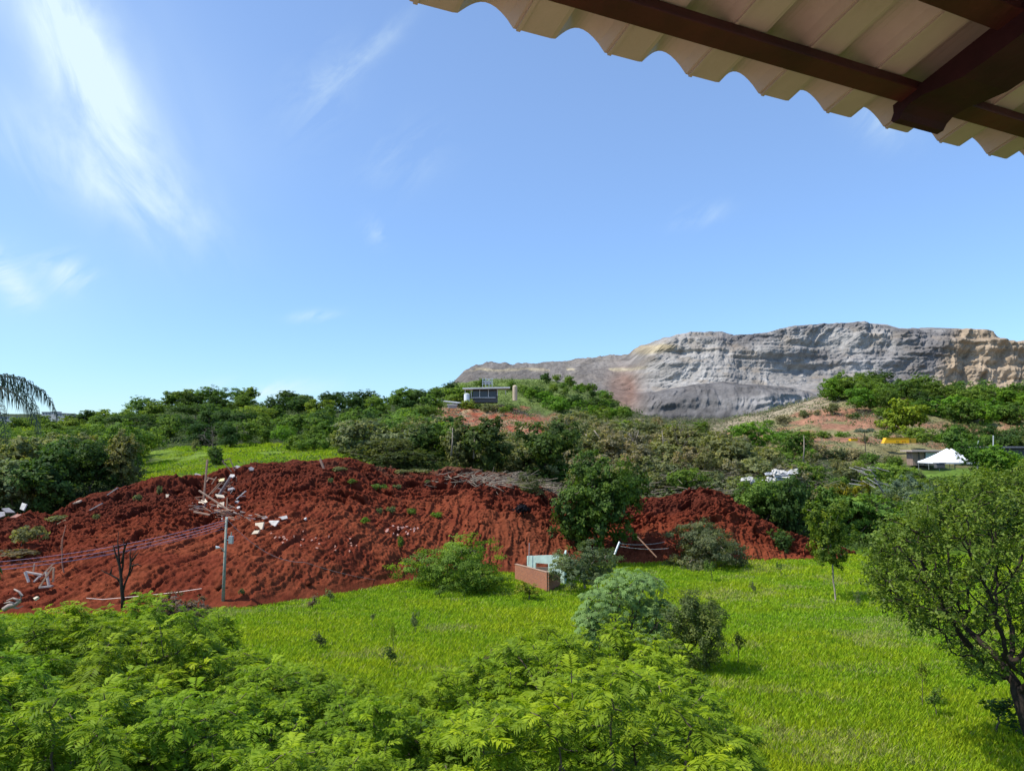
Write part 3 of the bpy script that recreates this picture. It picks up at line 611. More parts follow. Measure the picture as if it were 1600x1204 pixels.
feature('tall2', 512, 611, 640, 330, 42, DK, 'broadleaf_tree', 'dark tree poking above the skyline of the far left hill')
feature('loose2', 480, 614, 640, 332, 22, GG, 'broadleaf_tree', 'wispy grey tree on the skyline left of the dark one')
feature('round3', 1404, 622, 690, 262, 76, YL, 'broadleaf_tree', 'bright yellow green tree above the yellow container')
feature('bush1', 1440, 664, 692, 225, 48, LT, 'bush', 'light green bush on bare earth between the container and the tent', 'bush')
feature('bush3', 1467, 673, 692, 224, 26, BG, 'bush', 'small bright green bush above the white tent', 'bush')
feature('round2', 1316, 582, 634, 330, 52, MD, 'broadleaf_tree', 'green tree with a pointed top at the left end of the right-hand crest')
feature('bush2', 1170, 656, 698, 205, 62, BG, 'bush', 'bright bush on the bare slope, left one of two', 'bush')
feature('bush1', 1234, 668, 712, 190, 56, MD, 'bush', 'green bush on the bare slope, right one of two', 'bush')
feature('round1', 1512, 684, 735, 168, 44, (0.06, 0.14, 0.02), 'broadleaf_tree', 'bright green tree touching the right side of the white tent')
feature('round3', 1555, 694, 742, 165, 60, BG, 'broadleaf_tree', 'round bright green tree right of the white tent')
feature('greyleaf', 1420, 738, 800, 118, 84, (0.13, 0.19, 0.13), 'silvery_tree', 'silvery pale tree below the white tent')
feature('slender', 1322, 740, 850, 108, 84, (0.19, 0.2, 0.02), 'broadleaf_tree', 'yellowish flowering tree behind the slender meadow tree')
feature('greyleaf', 820, 735, 782, 104, 64, (0.11, 0.13, 0.06), 'shrub', 'grey green fallen shrub on top of the landslide left of the large dark tree', 'shrub')

# bare dead trees
def bare(mi, px, top, base, Y, wpx, label, W=8, H=7, m=None):
    x = (px - 800) / F * Y; zt_ = pz(top, Y); zb = pz(base, Y)
    o = bpy.data.objects.new('dead_tree', TWIG[mi]); S.collection.objects.link(o); o.location = (x, Y, zb)
    o.scale = (wpx / F * Y / W, wpx / F * Y / W, (zt_ - zb) / H); o.rotation_euler = (0, 0, random.uniform(0, 6)); tag(o, label, 'tree')
bare(0, 332, 660, 712, 178, 66, 'grey leafless tree at the back of the grassy shelf')
bare(0, 372, 656, 705, 182, 60, 'grey leafless tree right beside the other bare one behind the grassy shelf')
bare(1, 690, 668, 720, 150, 70, 'grey leafless tree among olive trees below the mine building')
bare(1, 635, 672, 716, 160, 60, 'grey leafless tree behind the olive thicket on the crest')
bare(1, 985, 668, 730, 185, 50, 'pale broken dead tree standing in the olive scrub')
bare(0, 1062, 652, 725, 190, 60, 'brownish bare tree at the right end of the olive scrub')

# ---------------------------------------------------------------- building blocks for made things
class MB:
    def __init__(s): s.v = []; s.f = []
    def add(s, vs, fs): k = len(s.v); s.v += [tuple(map(float, p)) for p in vs]; s.f += [tuple(k + i for i in f) for f in fs]; return s
    def box(s, c, d, rz=0, M=None):
        hx_, hy_, hz_ = (q / 2 for q in d); pts = [Vector((x, y, z)) for x in (-hx_, hx_) for y in (-hy_, hy_) for z in (-hz_, hz_)]
        R = M if M else Matrix.Rotation(rz, 3, 'Z'); pts = [R @ p + Vector(c) for p in pts]
        return s.add(pts, [(0, 1, 3, 2), (4, 6, 7, 5), (0, 4, 5, 1), (2, 3, 7, 6), (0, 2, 6, 4), (1, 5, 7, 3)])
    def beam(s, a, b, w_, h_, up=(0, 0, 1), cap=None):
        a, b = Vector(a), Vector(b); d = (b - a).normalized(); u = Vector(up); r = d.cross(u)
        if r.length < 1e-3: r = d.cross(Vector((0, 1, 0)))
        r.normalize(); u = r.cross(d).normalized()
        pts = [p + r * (i * w_ / 2) + u * (j * h_ / 2) for p in (a, b) for i, j in ((-1, -1), (1, -1), (1, 1), (-1, 1))]
        return s.add(pts, [(3, 2, 1, 0), (4, 5, 6, 7), (0, 1, 5, 4), (1, 2, 6, 5), (2, 3, 7, 6), (3, 0, 4, 7)])
    def tube(s, pts, r, n=8):
        pts = [Vector(p) for p in pts]; rs = r if isinstance(r, (list, tuple)) else [r] * len(pts); ks = []
        for i, p in enumerate(pts):
            d = (pts[min(i + 1, len(pts) - 1)] - pts[max(i - 1, 0)]).normalized(); a = Vector((0, 0, 1)) if abs(d.z) < .9 else Vector((1, 0, 0))
            u = d.cross(a).normalized(); v = d.cross(u); ks.append(len(s.v))
            s.v += [tuple(p + (u * cos(2 * pi * q / n) + v * sin(2 * pi * q / n)) * rs[i]) for q in range(n)]
        for a, b in zip(ks, ks[1:]): s.f += [(a + q, a + (q + 1) % n, b + (q + 1) % n, b + q) for q in range(n)]
        s.f += [tuple(ks[0] + q for q in range(n))[::-1], tuple(ks[-1] + q for q in range(n))]; return s
    def build(s, name, m, parent=None, bevel=0.0, smooth=False):
        o = newmesh(name, s.v, s.f, m, parent, smooth=smooth)
        if bevel: b = o.modifiers.new('bevel', 'BEVEL'); b.width = bevel; b.segments = 2; b.limit_method = 'ANGLE'
        return o

# ---------------------------------------------------------------- eaves of the house over the camera
m_tile = mat("roof_sheet", (0.42, 0.35, 0.30), var=0.12, scale=5, rough=0.55, bump=0.0015, bscale=30, col2=(0.35, 0.285, 0.24), spec=0.3)
m_wood = mat("beam_wood_red", (0.045, 0.0095, 0.008), var=0.45, scale=5, rough=0.6, bump=0.004, bscale=16, stretch=(1, 1, 1), spec=0.3)
m_wood2 = mat("beam_wood_dark", (0.026, 0.006, 0.009), var=0.35, scale=6, rough=0.7, bump=0.003, bscale=20, spec=0.2)
d1 = Vector((0.897, 0.443, 0)).normalized(); sl = radians(17); per = 0.25
d2 = Vector((d1.y * cos(sl), -d1.x * cos(sl), sin(sl))); nrm_ = d1.cross(d2).normalized()
if nrm_.z < 0: nrm_ = -nrm_
E0 = P(640, 2, 1.6); E0 = E0 - d1 * 0.0
def prof(t):
    u = (t / per) % 1.0
    if u < .10: return 0.030 * (0.5 + 0.5 * cos(pi * u / .10))
    if u < .50: return 0.0
    if u < .60: q = (u - .50) / .10; return 0.040 * q
    if u < .66: return 0.040 + 0.012 * sin((u - .60) / .06 * pi / 2)
    q = (u - .66) / .34; return 0.052 - 0.022 * q ** 1.6
def prof(t):
    """flat trough, quick rise, long rounded fall: the wave of a tile-shaped sheet"""
    u = (t / per) % 1.0; q = .44
    if u < q: return 0.0
    v = (u - q) / (1 - q); return 0.058 * (math.sin(pi * v ** 1.25) ** 0.8)
tt = np.arange(-0.95, 9.2, 0.0125); ee = [0.0, 0.3, 0.62, 0.64, 1.2, 1.9]
roof = empty('tiled_eave', E0); tag(roof, 'underside of the corrugated tile roof overhanging the view at upper right', 'roof')
def sheet(t0, t1, name):
    ts = tt[(tt >= t0) & (tt <= t1 + .0125)]; V = []
    for lay in (0, 1):
        for e in (0, .8, 1.6, 2.9):
            for t in ts: V.append(d1 * float(t) + d2 * e + nrm_ * (prof(t) + .008 * lay))
    n = len(ts); Fq = []; R = 4
    for lay in (0, 1):
        for r in range(R - 1):
            for i in range(n - 1):
                a = lay * R * n + r * n + i; q = (a, a + 1, a + n + 1, a + n); Fq.append(q if lay else q[::-1])
    for r, fl in ((0, 0), (R - 1, 1)):
        for i in range(n - 1):
            a = r * n + i; b = a + R * n; q = (a, b, b + 1, a + 1); Fq.append(q if not fl else q[::-1])
    for i, fl in ((0, 0), (n - 1, 1)):
        for r in range(R - 1):
            a = r * n + i; b = a + R * n; q = (a, a + n, b + n, b); Fq.append(q)
    o = newmesh(name, V, Fq, m_tile, roof, smooth=False); return o
for k in range(-1, 9): sheet(k * 1.0 - .02 + .11, (k + 1) * 1.0 + .11 - .0125, 'roof_sheet')
for k in range(-3, 36):      # side laps of the sheet: thin ribs along each trough edge
    t = k * per + .012; MB().beam(d1 * t + d2 * .0 - nrm_ * .003, d1 * t + d2 * 2.9 - nrm_ * .003, .010, .006, up=nrm_).build('lap_rib', m_tile, roof)
def rbeam(name, e, w_, h_, drop, t0, t1, m):
    a = d1 * t0 + d2 * e - nrm_ * (drop + h_ / 2); b = d1 * t1 + d2 * e - nrm_ * (drop + h_ / 2)
    return MB().beam(a, b, w_, h_, up=nrm_).build(name, m, roof, bevel=.004)
rbeam('purlin', 0.155, 0.058, 0.034, 0.004, -0.9, 9.0, m_wood)
rbeam('purlin', 0.445, 0.07, 0.045, 0.004, -0.9, 9.0, m_wood)
# rafter with a carved end
RT = 1.40
def rafter(t, name):
    prof_ = [(0.105, 0.02), (0.10, -.002), (.085, -.018), (.09, -.028), (.11, -.03), (.125, -.018), (.15, -.010), (.19, -.014), (.24, -.030), (.30, -.046), (.40, -.05), (2.9, -.05), (2.9, 0.03)]
    V = []; w_ = .19
    for s_ in (0, 1):
        for e, z in prof_: V.append(d1 * (t + s_ * w_) + d2 * e + nrm_ * (z - .050))
    n = len(prof_); Fq = [tuple(range(n)), tuple(range(2 * n - 1, n - 1, -1))] + [(i, n + i, n + (i + 1) % n, (i + 1) % n) for i in range(n)]
    return newmesh(name, V, Fq, m_wood2, roof)
for q in range(4): rafter(RT + q * 2.4, 'rafter')

m_floor = mat("bounce_tiles", (0.62, 0.40, 0.28), var=.12, scale=3, rough=.6, bump=.002)
fl = MB().box((-3.5, -2.2, -1.75), (12, 7.4, .25)).build('bounce_floor', m_floor); tag(fl, 'unseen terrace slab added under the camera to bounce light onto the eave', None, None, 'structure')  # unseen slab, added for the warm light it bounces onto the roof underside
wl = MB().box((-2.0, -6.05, .3), (15, .25, 4.3)).build('house_wall', mat("plaster", (0.72, 0.60, 0.48), var=.08, scale=2, rough=.9)); tag(wl, 'plastered wall of the house behind the terrace', None, None, 'structure')

# ---------------------------------------------------------------- palms
m_palm = leafmat("palm_leaf", .25, .45, .35)
def palm(px, rowc, Y, base_row, n, Lf, droop, pin, name, label, azs=None, hang=1.0, pinw=.03, ntip=64, col=(.05, .085, .05)):
    x = (px - 800) / F * Y; zt_ = pz(rowc, Y); zb = gz(x, Y); r = empty(name, (x, Y, zb)); H = zt_ - zb
    MB().tube([(0, 0, -.3), (.05, .02, H * .4), (0, 0, H * .9), (0, 0, H)], [Lf * .045, Lf * .036, Lf * .034, Lf * .02], 10).build('trunk', bark, r)
    rg = np.random.default_rng(int(abs(px)) + 5); azs = azs or [2 * pi * k / n + rg.uniform(-.15, .15) for k in range(n)]
    for a in azs:
        V, Fq, va = [], [], []; el0 = rg.uniform(.5, 1.0) if len(azs) > 6 else .62; pts = []; p = np.array([0, 0, H]); el = el0; st = Lf / 20
        for k in range(21):
            pts.append(p.copy()); p = p + np.array([cos(a) * cos(el), sin(a) * cos(el), sin(el)]) * st; el -= droop / 20 * (0.6 + 0.8 * k / 20)
        mb = MB().tube(pts[::2], [Lf * .008 * (1 - .08 * i) for i in range(11)], 5); V = list(mb.v); Fq = [list(f) for f in mb.f]; va = [0.3] * len(V)
        for k in range(ntip):
            s_ = .12 + .88 * k / ntip; q = s_ * 20; i = min(int(q), 19); o = pts[i] + (pts[min(i + 1, 20)] - pts[i]) * (q - i); dr = unit(pts[min(i + 1, 20)] - pts[i])
            sd = unit(np.cross(dr, [0, 0, 1]))
            for sg in (-1, 1):
                l_ = pin * (math.sin(pi * (.15 + .8 * s_)) * .7 + .3) * rg.uniform(.8, 1.15); dv = unit(sd * sg * rg.uniform(.5, 1) + dr * .5 + np.array([0, 0, rg.uniform(-.3, .5)]))
                a0 = o; a1 = o + dv * l_ * .3; dn = np.array([0, 0, -1]); a2 = a1 + unit(dv * (1 - hang) + dn * (hang * .9 + .1) + rg.normal(0, .08, 3)) * l_ * .35; a3 = a2 + unit(dn + rg.normal(0, .08, 3) + dv * .2 * (1 - hang)) * l_ * .4
                wv = dr * pinw / 2; kk = len(V)
                V += [a0 - wv * .5, a0 + wv * .5, a1 - wv, a1 + wv, a2 - wv, a2 + wv, a3]; c_ = rg.uniform(.1, .9); va += [c_] * 7
                Fq += [[kk, kk + 1, kk + 3, kk + 2], [kk + 2, kk + 3, kk + 5, kk + 4], [kk + 4, kk + 5, kk + 6]]
        o = newmesh('frond', np.array([list(map(float, v)) for v in V]), Fq, m_palm, r, attrs={'var': va}); o.color = (*col, 1)
    return tag(r, label, 'palm')
palm(-125, 640, 22, None, 12, 4.3, 2.4, .75, 'palm_tree', 'palm with long hanging fronds reaching in from the left edge of the view', azs=[0.05, -.3, .42, 1.1, 1.8, 2.5, 3.2, 3.9, 4.6, 5.3], hang=.72, pinw=.026, ntip=85, col=(.045, .065, .05))
palm(1350, 676, 214, None, 11, 3.2, 1.5, .9, 'palm_tree', 'small round-headed palm on the bare slope left of the yellow container', hang=.5, pinw=.12, ntip=26, col=(.07, .10, .06))

# ---------------------------------------------------------------- feathery thicket below the balcony
def fronds(o, d, L_, droop, rg, pairs=10, va=None):
    """arching twice-divided leaves: o origins, d unit start directions, one pointed face per pinna"""
    n = len(o); up = np.array([0, 0, 1.0]); V, va_ = [], []
    hz = d * np.array([1, 1, 0]); hz = unit(hz + 1e-6); sd = unit(np.cross(hz, up))
    def cur(s): return o + d * (L_ * s)[:, None] - up * (droop * L_ * s * s)[:, None]
    for k in range(pairs):
        s = np.full(n, .16 + .84 * k / (pairs - 1)); c = cur(s); c2 = cur(s + .05); al = unit(c2 - c)
        pl = L_ * (.40 * math.sin(pi * (.22 + .62 * k / (pairs - 1)))) * rg.uniform(.85, 1.15, n)
        for sg in (-1, 1):
            dv = unit(sd * sg * .95 + al * .6 + up * .1 + rg.normal(0, .10, (n, 3))); sag = rg.uniform(.12, .4, n)
            tip = c + dv * pl[:, None] - up * (sag * pl)[:, None]; mid = c + dv * (pl * .5)[:, None] - up * (.06 * pl)[:, None]
            wv = unit(np.cross(dv, np.cross(sd * sg, al) + rg.normal(0, .25, (n, 3)))) * (pl * .125)[:, None]
            V.append(np.stack([c, mid + wv, tip, mid - wv], 1)); va_.append(va + rg.normal(0, .05, n))
    V = np.concatenate(V, 0).reshape(-1, 3); return V, np.repeat(np.clip(np.concatenate(va_), 0, 1), 4)
def thicket(name, H, W, seed, nlob=16, per=7):
    rg = np.random.default_rng(seed); lob = []
    for k in range(nlob):
        a = rg.uniform(0, 2 * pi); rr = math.sqrt(rg.uniform(0, 1)) * W * .40; z = H * (.93 - .50 * (rr / (W * .42)) ** 2) * rg.uniform(.82, 1.0)
        lob.append((cos(a) * rr, sin(a) * rr, z - H * .08))
        if k % 2: lob.append((cos(a) * rr * 1.1, sin(a) * rr * 1.1, z * .62))
    lob = np.array(lob); A = np.repeat(lob, 10, 0); A = A + rg.normal(0, 1, A.shape) * np.array([W * .07, W * .07, H * .055])
    nodes, par = skeleton(A, (0, 0, -.3), step=.24, infl=2.4, kill=.24, trunk=[(0, 0, .2), (.05, 0, .5)], seed=seed, jit=.1)
    TV, TF, r, ch = tubes(nodes, par, .009, 2.2, rmax=.055, sides=5)
    tips = [i for i in range(1, len(nodes)) if r[i] < .0125 and nodes[i][2] > H * .25]
    tp = nodes[tips]; tdv = unit(nodes[tips] - nodes[par[tips]]); m = len(tips)
    # new shoots: each carries a ladder of leaves
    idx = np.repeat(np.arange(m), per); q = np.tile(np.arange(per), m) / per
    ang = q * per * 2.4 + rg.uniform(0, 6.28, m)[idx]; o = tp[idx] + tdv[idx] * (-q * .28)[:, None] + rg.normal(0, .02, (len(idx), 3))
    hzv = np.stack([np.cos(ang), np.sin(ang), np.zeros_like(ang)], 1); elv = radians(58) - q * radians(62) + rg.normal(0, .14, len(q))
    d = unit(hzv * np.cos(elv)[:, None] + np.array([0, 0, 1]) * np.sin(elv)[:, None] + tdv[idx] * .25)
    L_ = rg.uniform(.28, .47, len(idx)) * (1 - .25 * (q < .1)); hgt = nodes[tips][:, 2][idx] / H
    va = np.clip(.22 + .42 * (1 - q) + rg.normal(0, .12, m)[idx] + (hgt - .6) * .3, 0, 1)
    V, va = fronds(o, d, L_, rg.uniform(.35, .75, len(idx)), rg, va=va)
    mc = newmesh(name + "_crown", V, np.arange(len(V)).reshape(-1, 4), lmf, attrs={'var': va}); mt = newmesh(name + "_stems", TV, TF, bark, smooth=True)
    out_ = (mc.data, mt.data, H, W); bpy.data.objects.remove(mc); bpy.data.objects.remove(mt); return out_
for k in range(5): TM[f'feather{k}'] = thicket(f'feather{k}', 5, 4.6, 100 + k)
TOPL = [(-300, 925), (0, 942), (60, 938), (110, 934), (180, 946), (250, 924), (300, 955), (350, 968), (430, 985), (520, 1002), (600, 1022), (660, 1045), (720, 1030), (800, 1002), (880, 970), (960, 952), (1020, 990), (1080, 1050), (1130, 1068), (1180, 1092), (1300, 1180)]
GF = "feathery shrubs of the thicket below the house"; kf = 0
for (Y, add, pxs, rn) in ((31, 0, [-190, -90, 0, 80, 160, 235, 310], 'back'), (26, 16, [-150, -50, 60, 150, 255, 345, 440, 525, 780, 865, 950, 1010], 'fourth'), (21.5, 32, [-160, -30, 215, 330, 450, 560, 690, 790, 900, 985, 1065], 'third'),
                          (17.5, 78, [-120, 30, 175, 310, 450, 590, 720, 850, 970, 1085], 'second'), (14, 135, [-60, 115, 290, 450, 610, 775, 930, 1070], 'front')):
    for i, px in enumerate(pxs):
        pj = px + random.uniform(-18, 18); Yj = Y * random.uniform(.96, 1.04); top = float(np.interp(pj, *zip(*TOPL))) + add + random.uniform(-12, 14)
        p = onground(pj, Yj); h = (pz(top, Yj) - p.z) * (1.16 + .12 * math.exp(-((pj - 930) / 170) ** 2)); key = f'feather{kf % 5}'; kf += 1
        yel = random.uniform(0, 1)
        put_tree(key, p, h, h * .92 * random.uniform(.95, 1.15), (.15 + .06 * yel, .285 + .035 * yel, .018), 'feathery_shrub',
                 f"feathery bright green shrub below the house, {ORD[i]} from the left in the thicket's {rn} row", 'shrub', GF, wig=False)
T('offview', 'round', 9, 8, 9000, .28, 77, lmg, bark_dark)
put_tree('offview', onground(-245, 23), 11.5, 8.0, DK, 'broadleaf_tree', 'dark tree just outside the left edge whose shade falls on the thicket', 'tree', None)

# ---------------------------------------------------------------- big spreading tree at the right edge
def big_tree():
    rg = np.random.default_rng(5); Yc = 27.0; base = onground(1598, Yc); base = np.array(base)
    poly = [(1352, 880), (1356, 905), (1372, 940), (1400, 955), (1425, 985), (1450, 1000), (1475, 1025), (1510, 1045), (1540, 1075), (1600, 1030), (1720, 1075), (1850, 1000), (1900, 880), (1840, 770), (1720, 730), (1600, 722), (1560, 733), (1500, 745), (1455, 768), (1420, 790), (1385, 815), (1362, 845)]
    def inside(x, y):
        c = False; j = len(poly) - 1
        for i in range(len(poly)):
            xi, yi = poly[i]; xj, yj = poly[j]
            if (yi > y) != (yj > y) and x < (xj - xi) * (y - yi) / (yj - yi) + xi: c = not c
            j = i
        return c
    A = []
    while len(A) < 1500:
        px, py = rg.uniform(1350, 1900), rg.uniform(720, 1075)
        if not inside(px, py): continue
        e = math.sqrt(max(0, 1 - ((px - 1620) / 290) ** 2 - ((py - 880) / 215) ** 2)) if True else 1
        dy = rg.uniform(-1, 1) * (0.7 + 3.6 * e)
        v = math.hypot(math.hypot((px - 1620) / 290, (py - 880) / 190), dy / 4.3)
        if v < .62 and rg.uniform() < .75: continue
        if py > 960 and rg.uniform() < .55: continue
        q = P(px, py, Yc + dy); A.append((q.x, q.y, q.z))
    A = np.array(A) - base; H = 10.0
    fork = np.array(P(1590, 1078, Yc)) - base
    nodes, par = skeleton(A, (0, 0, -.5), step=.26, infl=3.2, kill=.26, trunk=[(0.03, 0, .3), fork * .4, fork * .75, fork], seed=5, jit=.16, sag=-.0)
    TV, TF, r, ch = tubes(nodes, par, .013, 2.25, rmax=.30, sides=7)
    TV = TV + (rg.normal(0, 1, TV.shape)) * .004
    r_ = empty('spreading_tree', base); tag(r_, 'big wide-spreading tree with dark crooked limbs at the right edge of the meadow', 'tree')
    newmesh('trunk', TV, TF, bark_dark, r_, smooth=True)
    tips = np.array([i for i in range(1, len(nodes)) if r[i] < .0205]); tp = nodes[tips]; m = len(tips)
    per = int(62000 / m); idx = np.repeat(np.arange(m), per); n = len(idx)
    ncl = 4; cl = rg.normal(0, .17, (m, ncl, 3)); w_ = rg.integers(0, ncl, n)
    pos = tp[idx] + cl[idx, w_] + rg.normal(0, .065, (n, 3)); out = unit(cl[idx, w_] + rg.normal(0, .1, (n, 3))) * .6 + np.array([0, 0, .8])
    cv = rg.uniform(.2, .7, m); LV, LF, va = leaves(pos, out, .135, .5, rg, .45, cv[idx])
    o = newmesh('crown', LV, LF, lmg, r_, attrs={'var': va}); o.color = (.125, .19, .032, 1)
big_tree()

# ---------------------------------------------------------------- pale palmate plant and its neighbour
def palmate(px, top, Y, wpx, label):
    rg = np.random.default_rng(9); x = (px - 800) / F * Y; zb = gz(x, Y); H = pz(top, Y) - zb; W = wpx / F * Y
    r = empty('large_leaved_plant', (x, Y, zb)); lob = []
    for cx, cz, rw in ((-.30, .68, .2), (-.42, .45, .14), (-.12, .80, .2), (.10, .86, .22), (.28, .82, .2), (.40, .6, .16), (.02, .6, .24), (-.2, .5, .2), (.25, .55, .2), (-.35, .25, .2), (-.1, .28, .24), (.18, .28, .24), (.36, .32, .2)):
        for s_ in (-1, 1): lob.append((cx * W, s_ * rg.uniform(.05, .25) * W, cz * H, rw * W))
    A = np.array([np.array(l[:3]) + rg.normal(0, l[3] * .45, 3) for l in lob for _ in range(9)])
    nodes, par = skeleton(A, (0, 0, -.2), step=.25, infl=2.5, kill=.28, trunk=[(0, 0, .3)], seed=9)
    TV, TF, rr, ch = tubes(nodes, par, .018, 2.2, rmax=.08, sides=6); newmesh('trunk', TV, TF, bark, r, smooth=True)
    V, va = [], []
    for l in lob:
        for _ in range(70):
            d = unit(rg.normal(0, 1, 3)); 
            if d[2] < -.35: d[2] *= -1
            c = np.array(l[:3]) + d * l[3] * rg.uniform(.75, 1.1) * np.array([1, 1, .8]); n_ = unit(d * .7 + np.array([0, 0, .8]) + rg.normal(0, .25, 3))
            a = unit(np.cross(n_, rg.normal(0, 1, 3))); b = np.cross(n_, a); s = rg.uniform(.17, .29); vv = rg.uniform(.2, .9)
            for k in range(8):
                th = k * 2 * pi / 8.6; dr = a * cos(th) + b * sin(th); sdv = np.cross(n_, dr); l_ = s * (1 - .25 * abs(th - pi) / pi)
                V += [c, c + dr * l_ * .6 + sdv * l_ * .17, c + dr * l_ - n_ * l_ * .35, c + dr * l_ * .6 - sdv * l_ * .17]; va += [vv] * 4
    V = np.array(V); o = newmesh('crown', V, np.arange(len(V)).reshape(-1, 4), leafmat('leaf_pale', .25, .7, .08, warm=(1.1, 1.05, .8)), r, attrs={'var': va}); o.color = (.155, .245, .085, 1)
    tag(r, label, 'plant')
palmate(972, 896, 43, 136, 'pale large-leaved plant with star-shaped leaves rising behind the feathery shrubs')
feature('olivebush', 1072, 905, 1045, 41, 124, (.12, .165, .05), 'shrub', 'dark olive small-leaved shrub right of the pale large-leaved plant', 'shrub')

# ---------------------------------------------------------------- grass and small weeds of the meadow
m_grass = bpy.data.materials.new("grass_blades"); m_grass.use_nodes = True; _t = m_grass.node_tree
_b = _t.nodes['Principled BSDF']; _a = _t.nodes.new('ShaderNodeAttribute'); _a.attribute_name = 'tone'; _t.links.new(_a.outputs['Color'], _b.inputs['Base Color']); _b.inputs['Roughness'].default_value = .55; _b.inputs['Specular IOR Level'].default_value = .2
_tr = _t.nodes.new('ShaderNodeBsdfTranslucent'); _t.links.new(_a.outputs['Color'], _tr.inputs['Color']); _mm = _t.nodes.new('ShaderNodeMixShader'); _mm.inputs[0].default_value = .38
_t.links.new(_b.outputs[0], _mm.inputs[1]); _t.links.new(_tr.outputs[0], _mm.inputs[2]); _t.links.new(_mm.outputs[0], _t.nodes['Material Output'].inputs['Surface'])
def grass(name, n, pxr, Yr, h, label, zone, pw=1.4, wf=1.0):
    rg = np.random.default_rng(hash(name) % 1000 if False else len(name)); u = rg.uniform(0, 1, n)
    Y = (Yr[0] ** (2 - pw) + u * (Yr[1] ** (2 - pw) - Yr[0] ** (2 - pw))) ** (1 / (2 - pw)); px = rg.uniform(*pxr, n); x = (px - 800) / F * Y
    k = zone(px, Y, x); Y = Y[k]; px = px[k]; x = x[k]; n = len(x); z = ground(x, Y) - .03
    cl = fbm(x / 1.3, Y / 1.3, seed=71); c2 = fbm(x / 7, Y / 5, seed=72); c3 = fbm(x / .5, Y / .5, seed=73)
    hh = h * (.75 + .5 * cl) * rg.uniform(.6, 1.25, n) * (.8 + .5 * c2); a = rg.uniform(0, 2 * pi, n); ln = rg.uniform(.15, .75, n) * hh
    w_ = (.008 + .00048 * Y) * rg.uniform(.7, 1.4, n) * wf
    b0 = np.stack([x, Y, z], 1); lean = np.stack([np.cos(a) * ln, np.sin(a) * ln, hh], 1); sd = np.stack([-np.sin(a + .6), np.cos(a + .6), np.zeros(n)], 1) * w_[:, None]
    mid = b0 + lean * np.array([.4, .4, .62]); tip = b0 + lean
    V = np.stack([b0 - sd, b0 + sd, mid + sd * .8, tip, mid - sd * .8], 1).reshape(-1, 3)
    i = np.arange(n)[:, None] * 5; Fq = i + np.array([[0, 1, 2, 3, 4]])
    col = lerp(np.ones((n, 3)) * C(.255, .44, .016), C(.46, .56, .018) * np.ones(3), np.clip(rg.uniform(0, 1, n) * .55 + (c2 - .35) * 1.3 + (c3 - .5) * .8, 0, 1))
    dry = np.clip((rg.uniform(0, 1, n) < .05 + .5 * sstep(.60, .72, fbm(x / 4.5, Y / 3.2, seed=74))) * 1.0, 0, 1)
    col = lerp(col, C(.50, .42, .22) * np.ones(3), dry * .5); col = col * rg.uniform(.75, 1.25, n)[:, None]
    o = newmesh(name, V, Fq, m_grass, cols=np.repeat(col, 5, 0)); return tag(o, label, None, None, 'stuff')
toe_at = lambda px: np.interp(px, sx_, toeY)
grass('meadow_grass', 850000, (-60, 1720), (19, 96), .34, 'long bright green meadow grass', lambda p, Y, x: (Y < np.where(p < 1310, toe_at(p) + .3, 98)) & ~((p < 1100) & (Y < 27)) & ~((p < 700) & (Y < 33)))
grass('shelf_grass', 90000, (215, 580), (112, 185), .5, 'short green grass on the shelf above the landslide', lambda p, Y, x: fbm(x / 6, Y / 6, seed=75) > .36, wf=.9)

T('weed', 'scrub', 1.2, 1.0, 900, .075, 61, lm, bark, n=9, rtip=.006); T('weed2', 'loose', 1.5, .9, 500, .08, 62, lm, bark, n=10, rtip=.006)
WD = [(652, 950, 985, 18, 'weed', GG, 'grey green weed standing in the meadow near the middle'), (586, 953, 975, 12, 'weed2', GG, 'tall thin weed left of the grey green weed'), (505, 985, 1010, 30, 'weed', (.07, .10, .04), 'wide dark weed clump near the left side of the meadow'),
      (495, 926, 950, 22, 'weed', (.16, .13, .09), 'dry brown weed at the toe of the red slope'), (520, 918, 938, 20, 'weed', GG, 'grey weed on the meadow edge below the red slope'), (619, 958, 1025, 14, 'weed2', YL, 'tall yellow green stalk rising from a dark clump'),
      (614, 1005, 1035, 26, 'weed', DK, 'dark clump at the foot of the tall stalk'), (770, 1005, 1040, 34, 'weed', (.12, .12, .06), 'brownish weed clump above the thicket gap'), (690, 910, 932, 26, 'weed', MD, 'green tuft at the left foot of the weeping shrub'),
      (1107, 868, 906, 26, 'weed2', MD, 'sapling in front of the broad grey green shrub'), (1213, 872, 898, 16, 'weed2', MD, 'tiny sapling below the small dark round bush'), (1145, 975, 1030, 26, 'weed2', (.05, .08, .02), 'thin dark sapling right of the olive shrub'),
      (1424, 1015, 1092, 26, 'weed2', YL, 'yellowish sapling on the meadow left of the spreading tree'), (1445, 1066, 1108, 34, 'weed', MD, 'low weed clump at the foot of the yellowish sapling'), (1405, 890, 912, 20, 'weed', GG, 'grey tuft beside the slender tree'),
      (825, 905, 935, 50, 'weed', (.19, .22, .03), 'yellow green weeds in front of the brick wall'), (1330, 925, 945, 16, 'weed', GG, 'small tuft right of the slender tree'), (1170, 905, 925, 14, 'weed', GG, 'small grey tuft in the upper meadow'),
      (1540, 1075, 1150, 80, 'weed2', (.06, .12, .02), 'leafy young shoots under the spreading tree'), (1590, 1110, 1215, 110, 'weed', (.04, .09, .02), 'dark shaded bush at the foot of the spreading tree')]
for px, top, base, wpx, key, col, lab in WD:
    Y = float(meadowY(base)); feature(key, px, top, base + 1, Y, wpx, col, 'weed_plant', lab, 'plant')

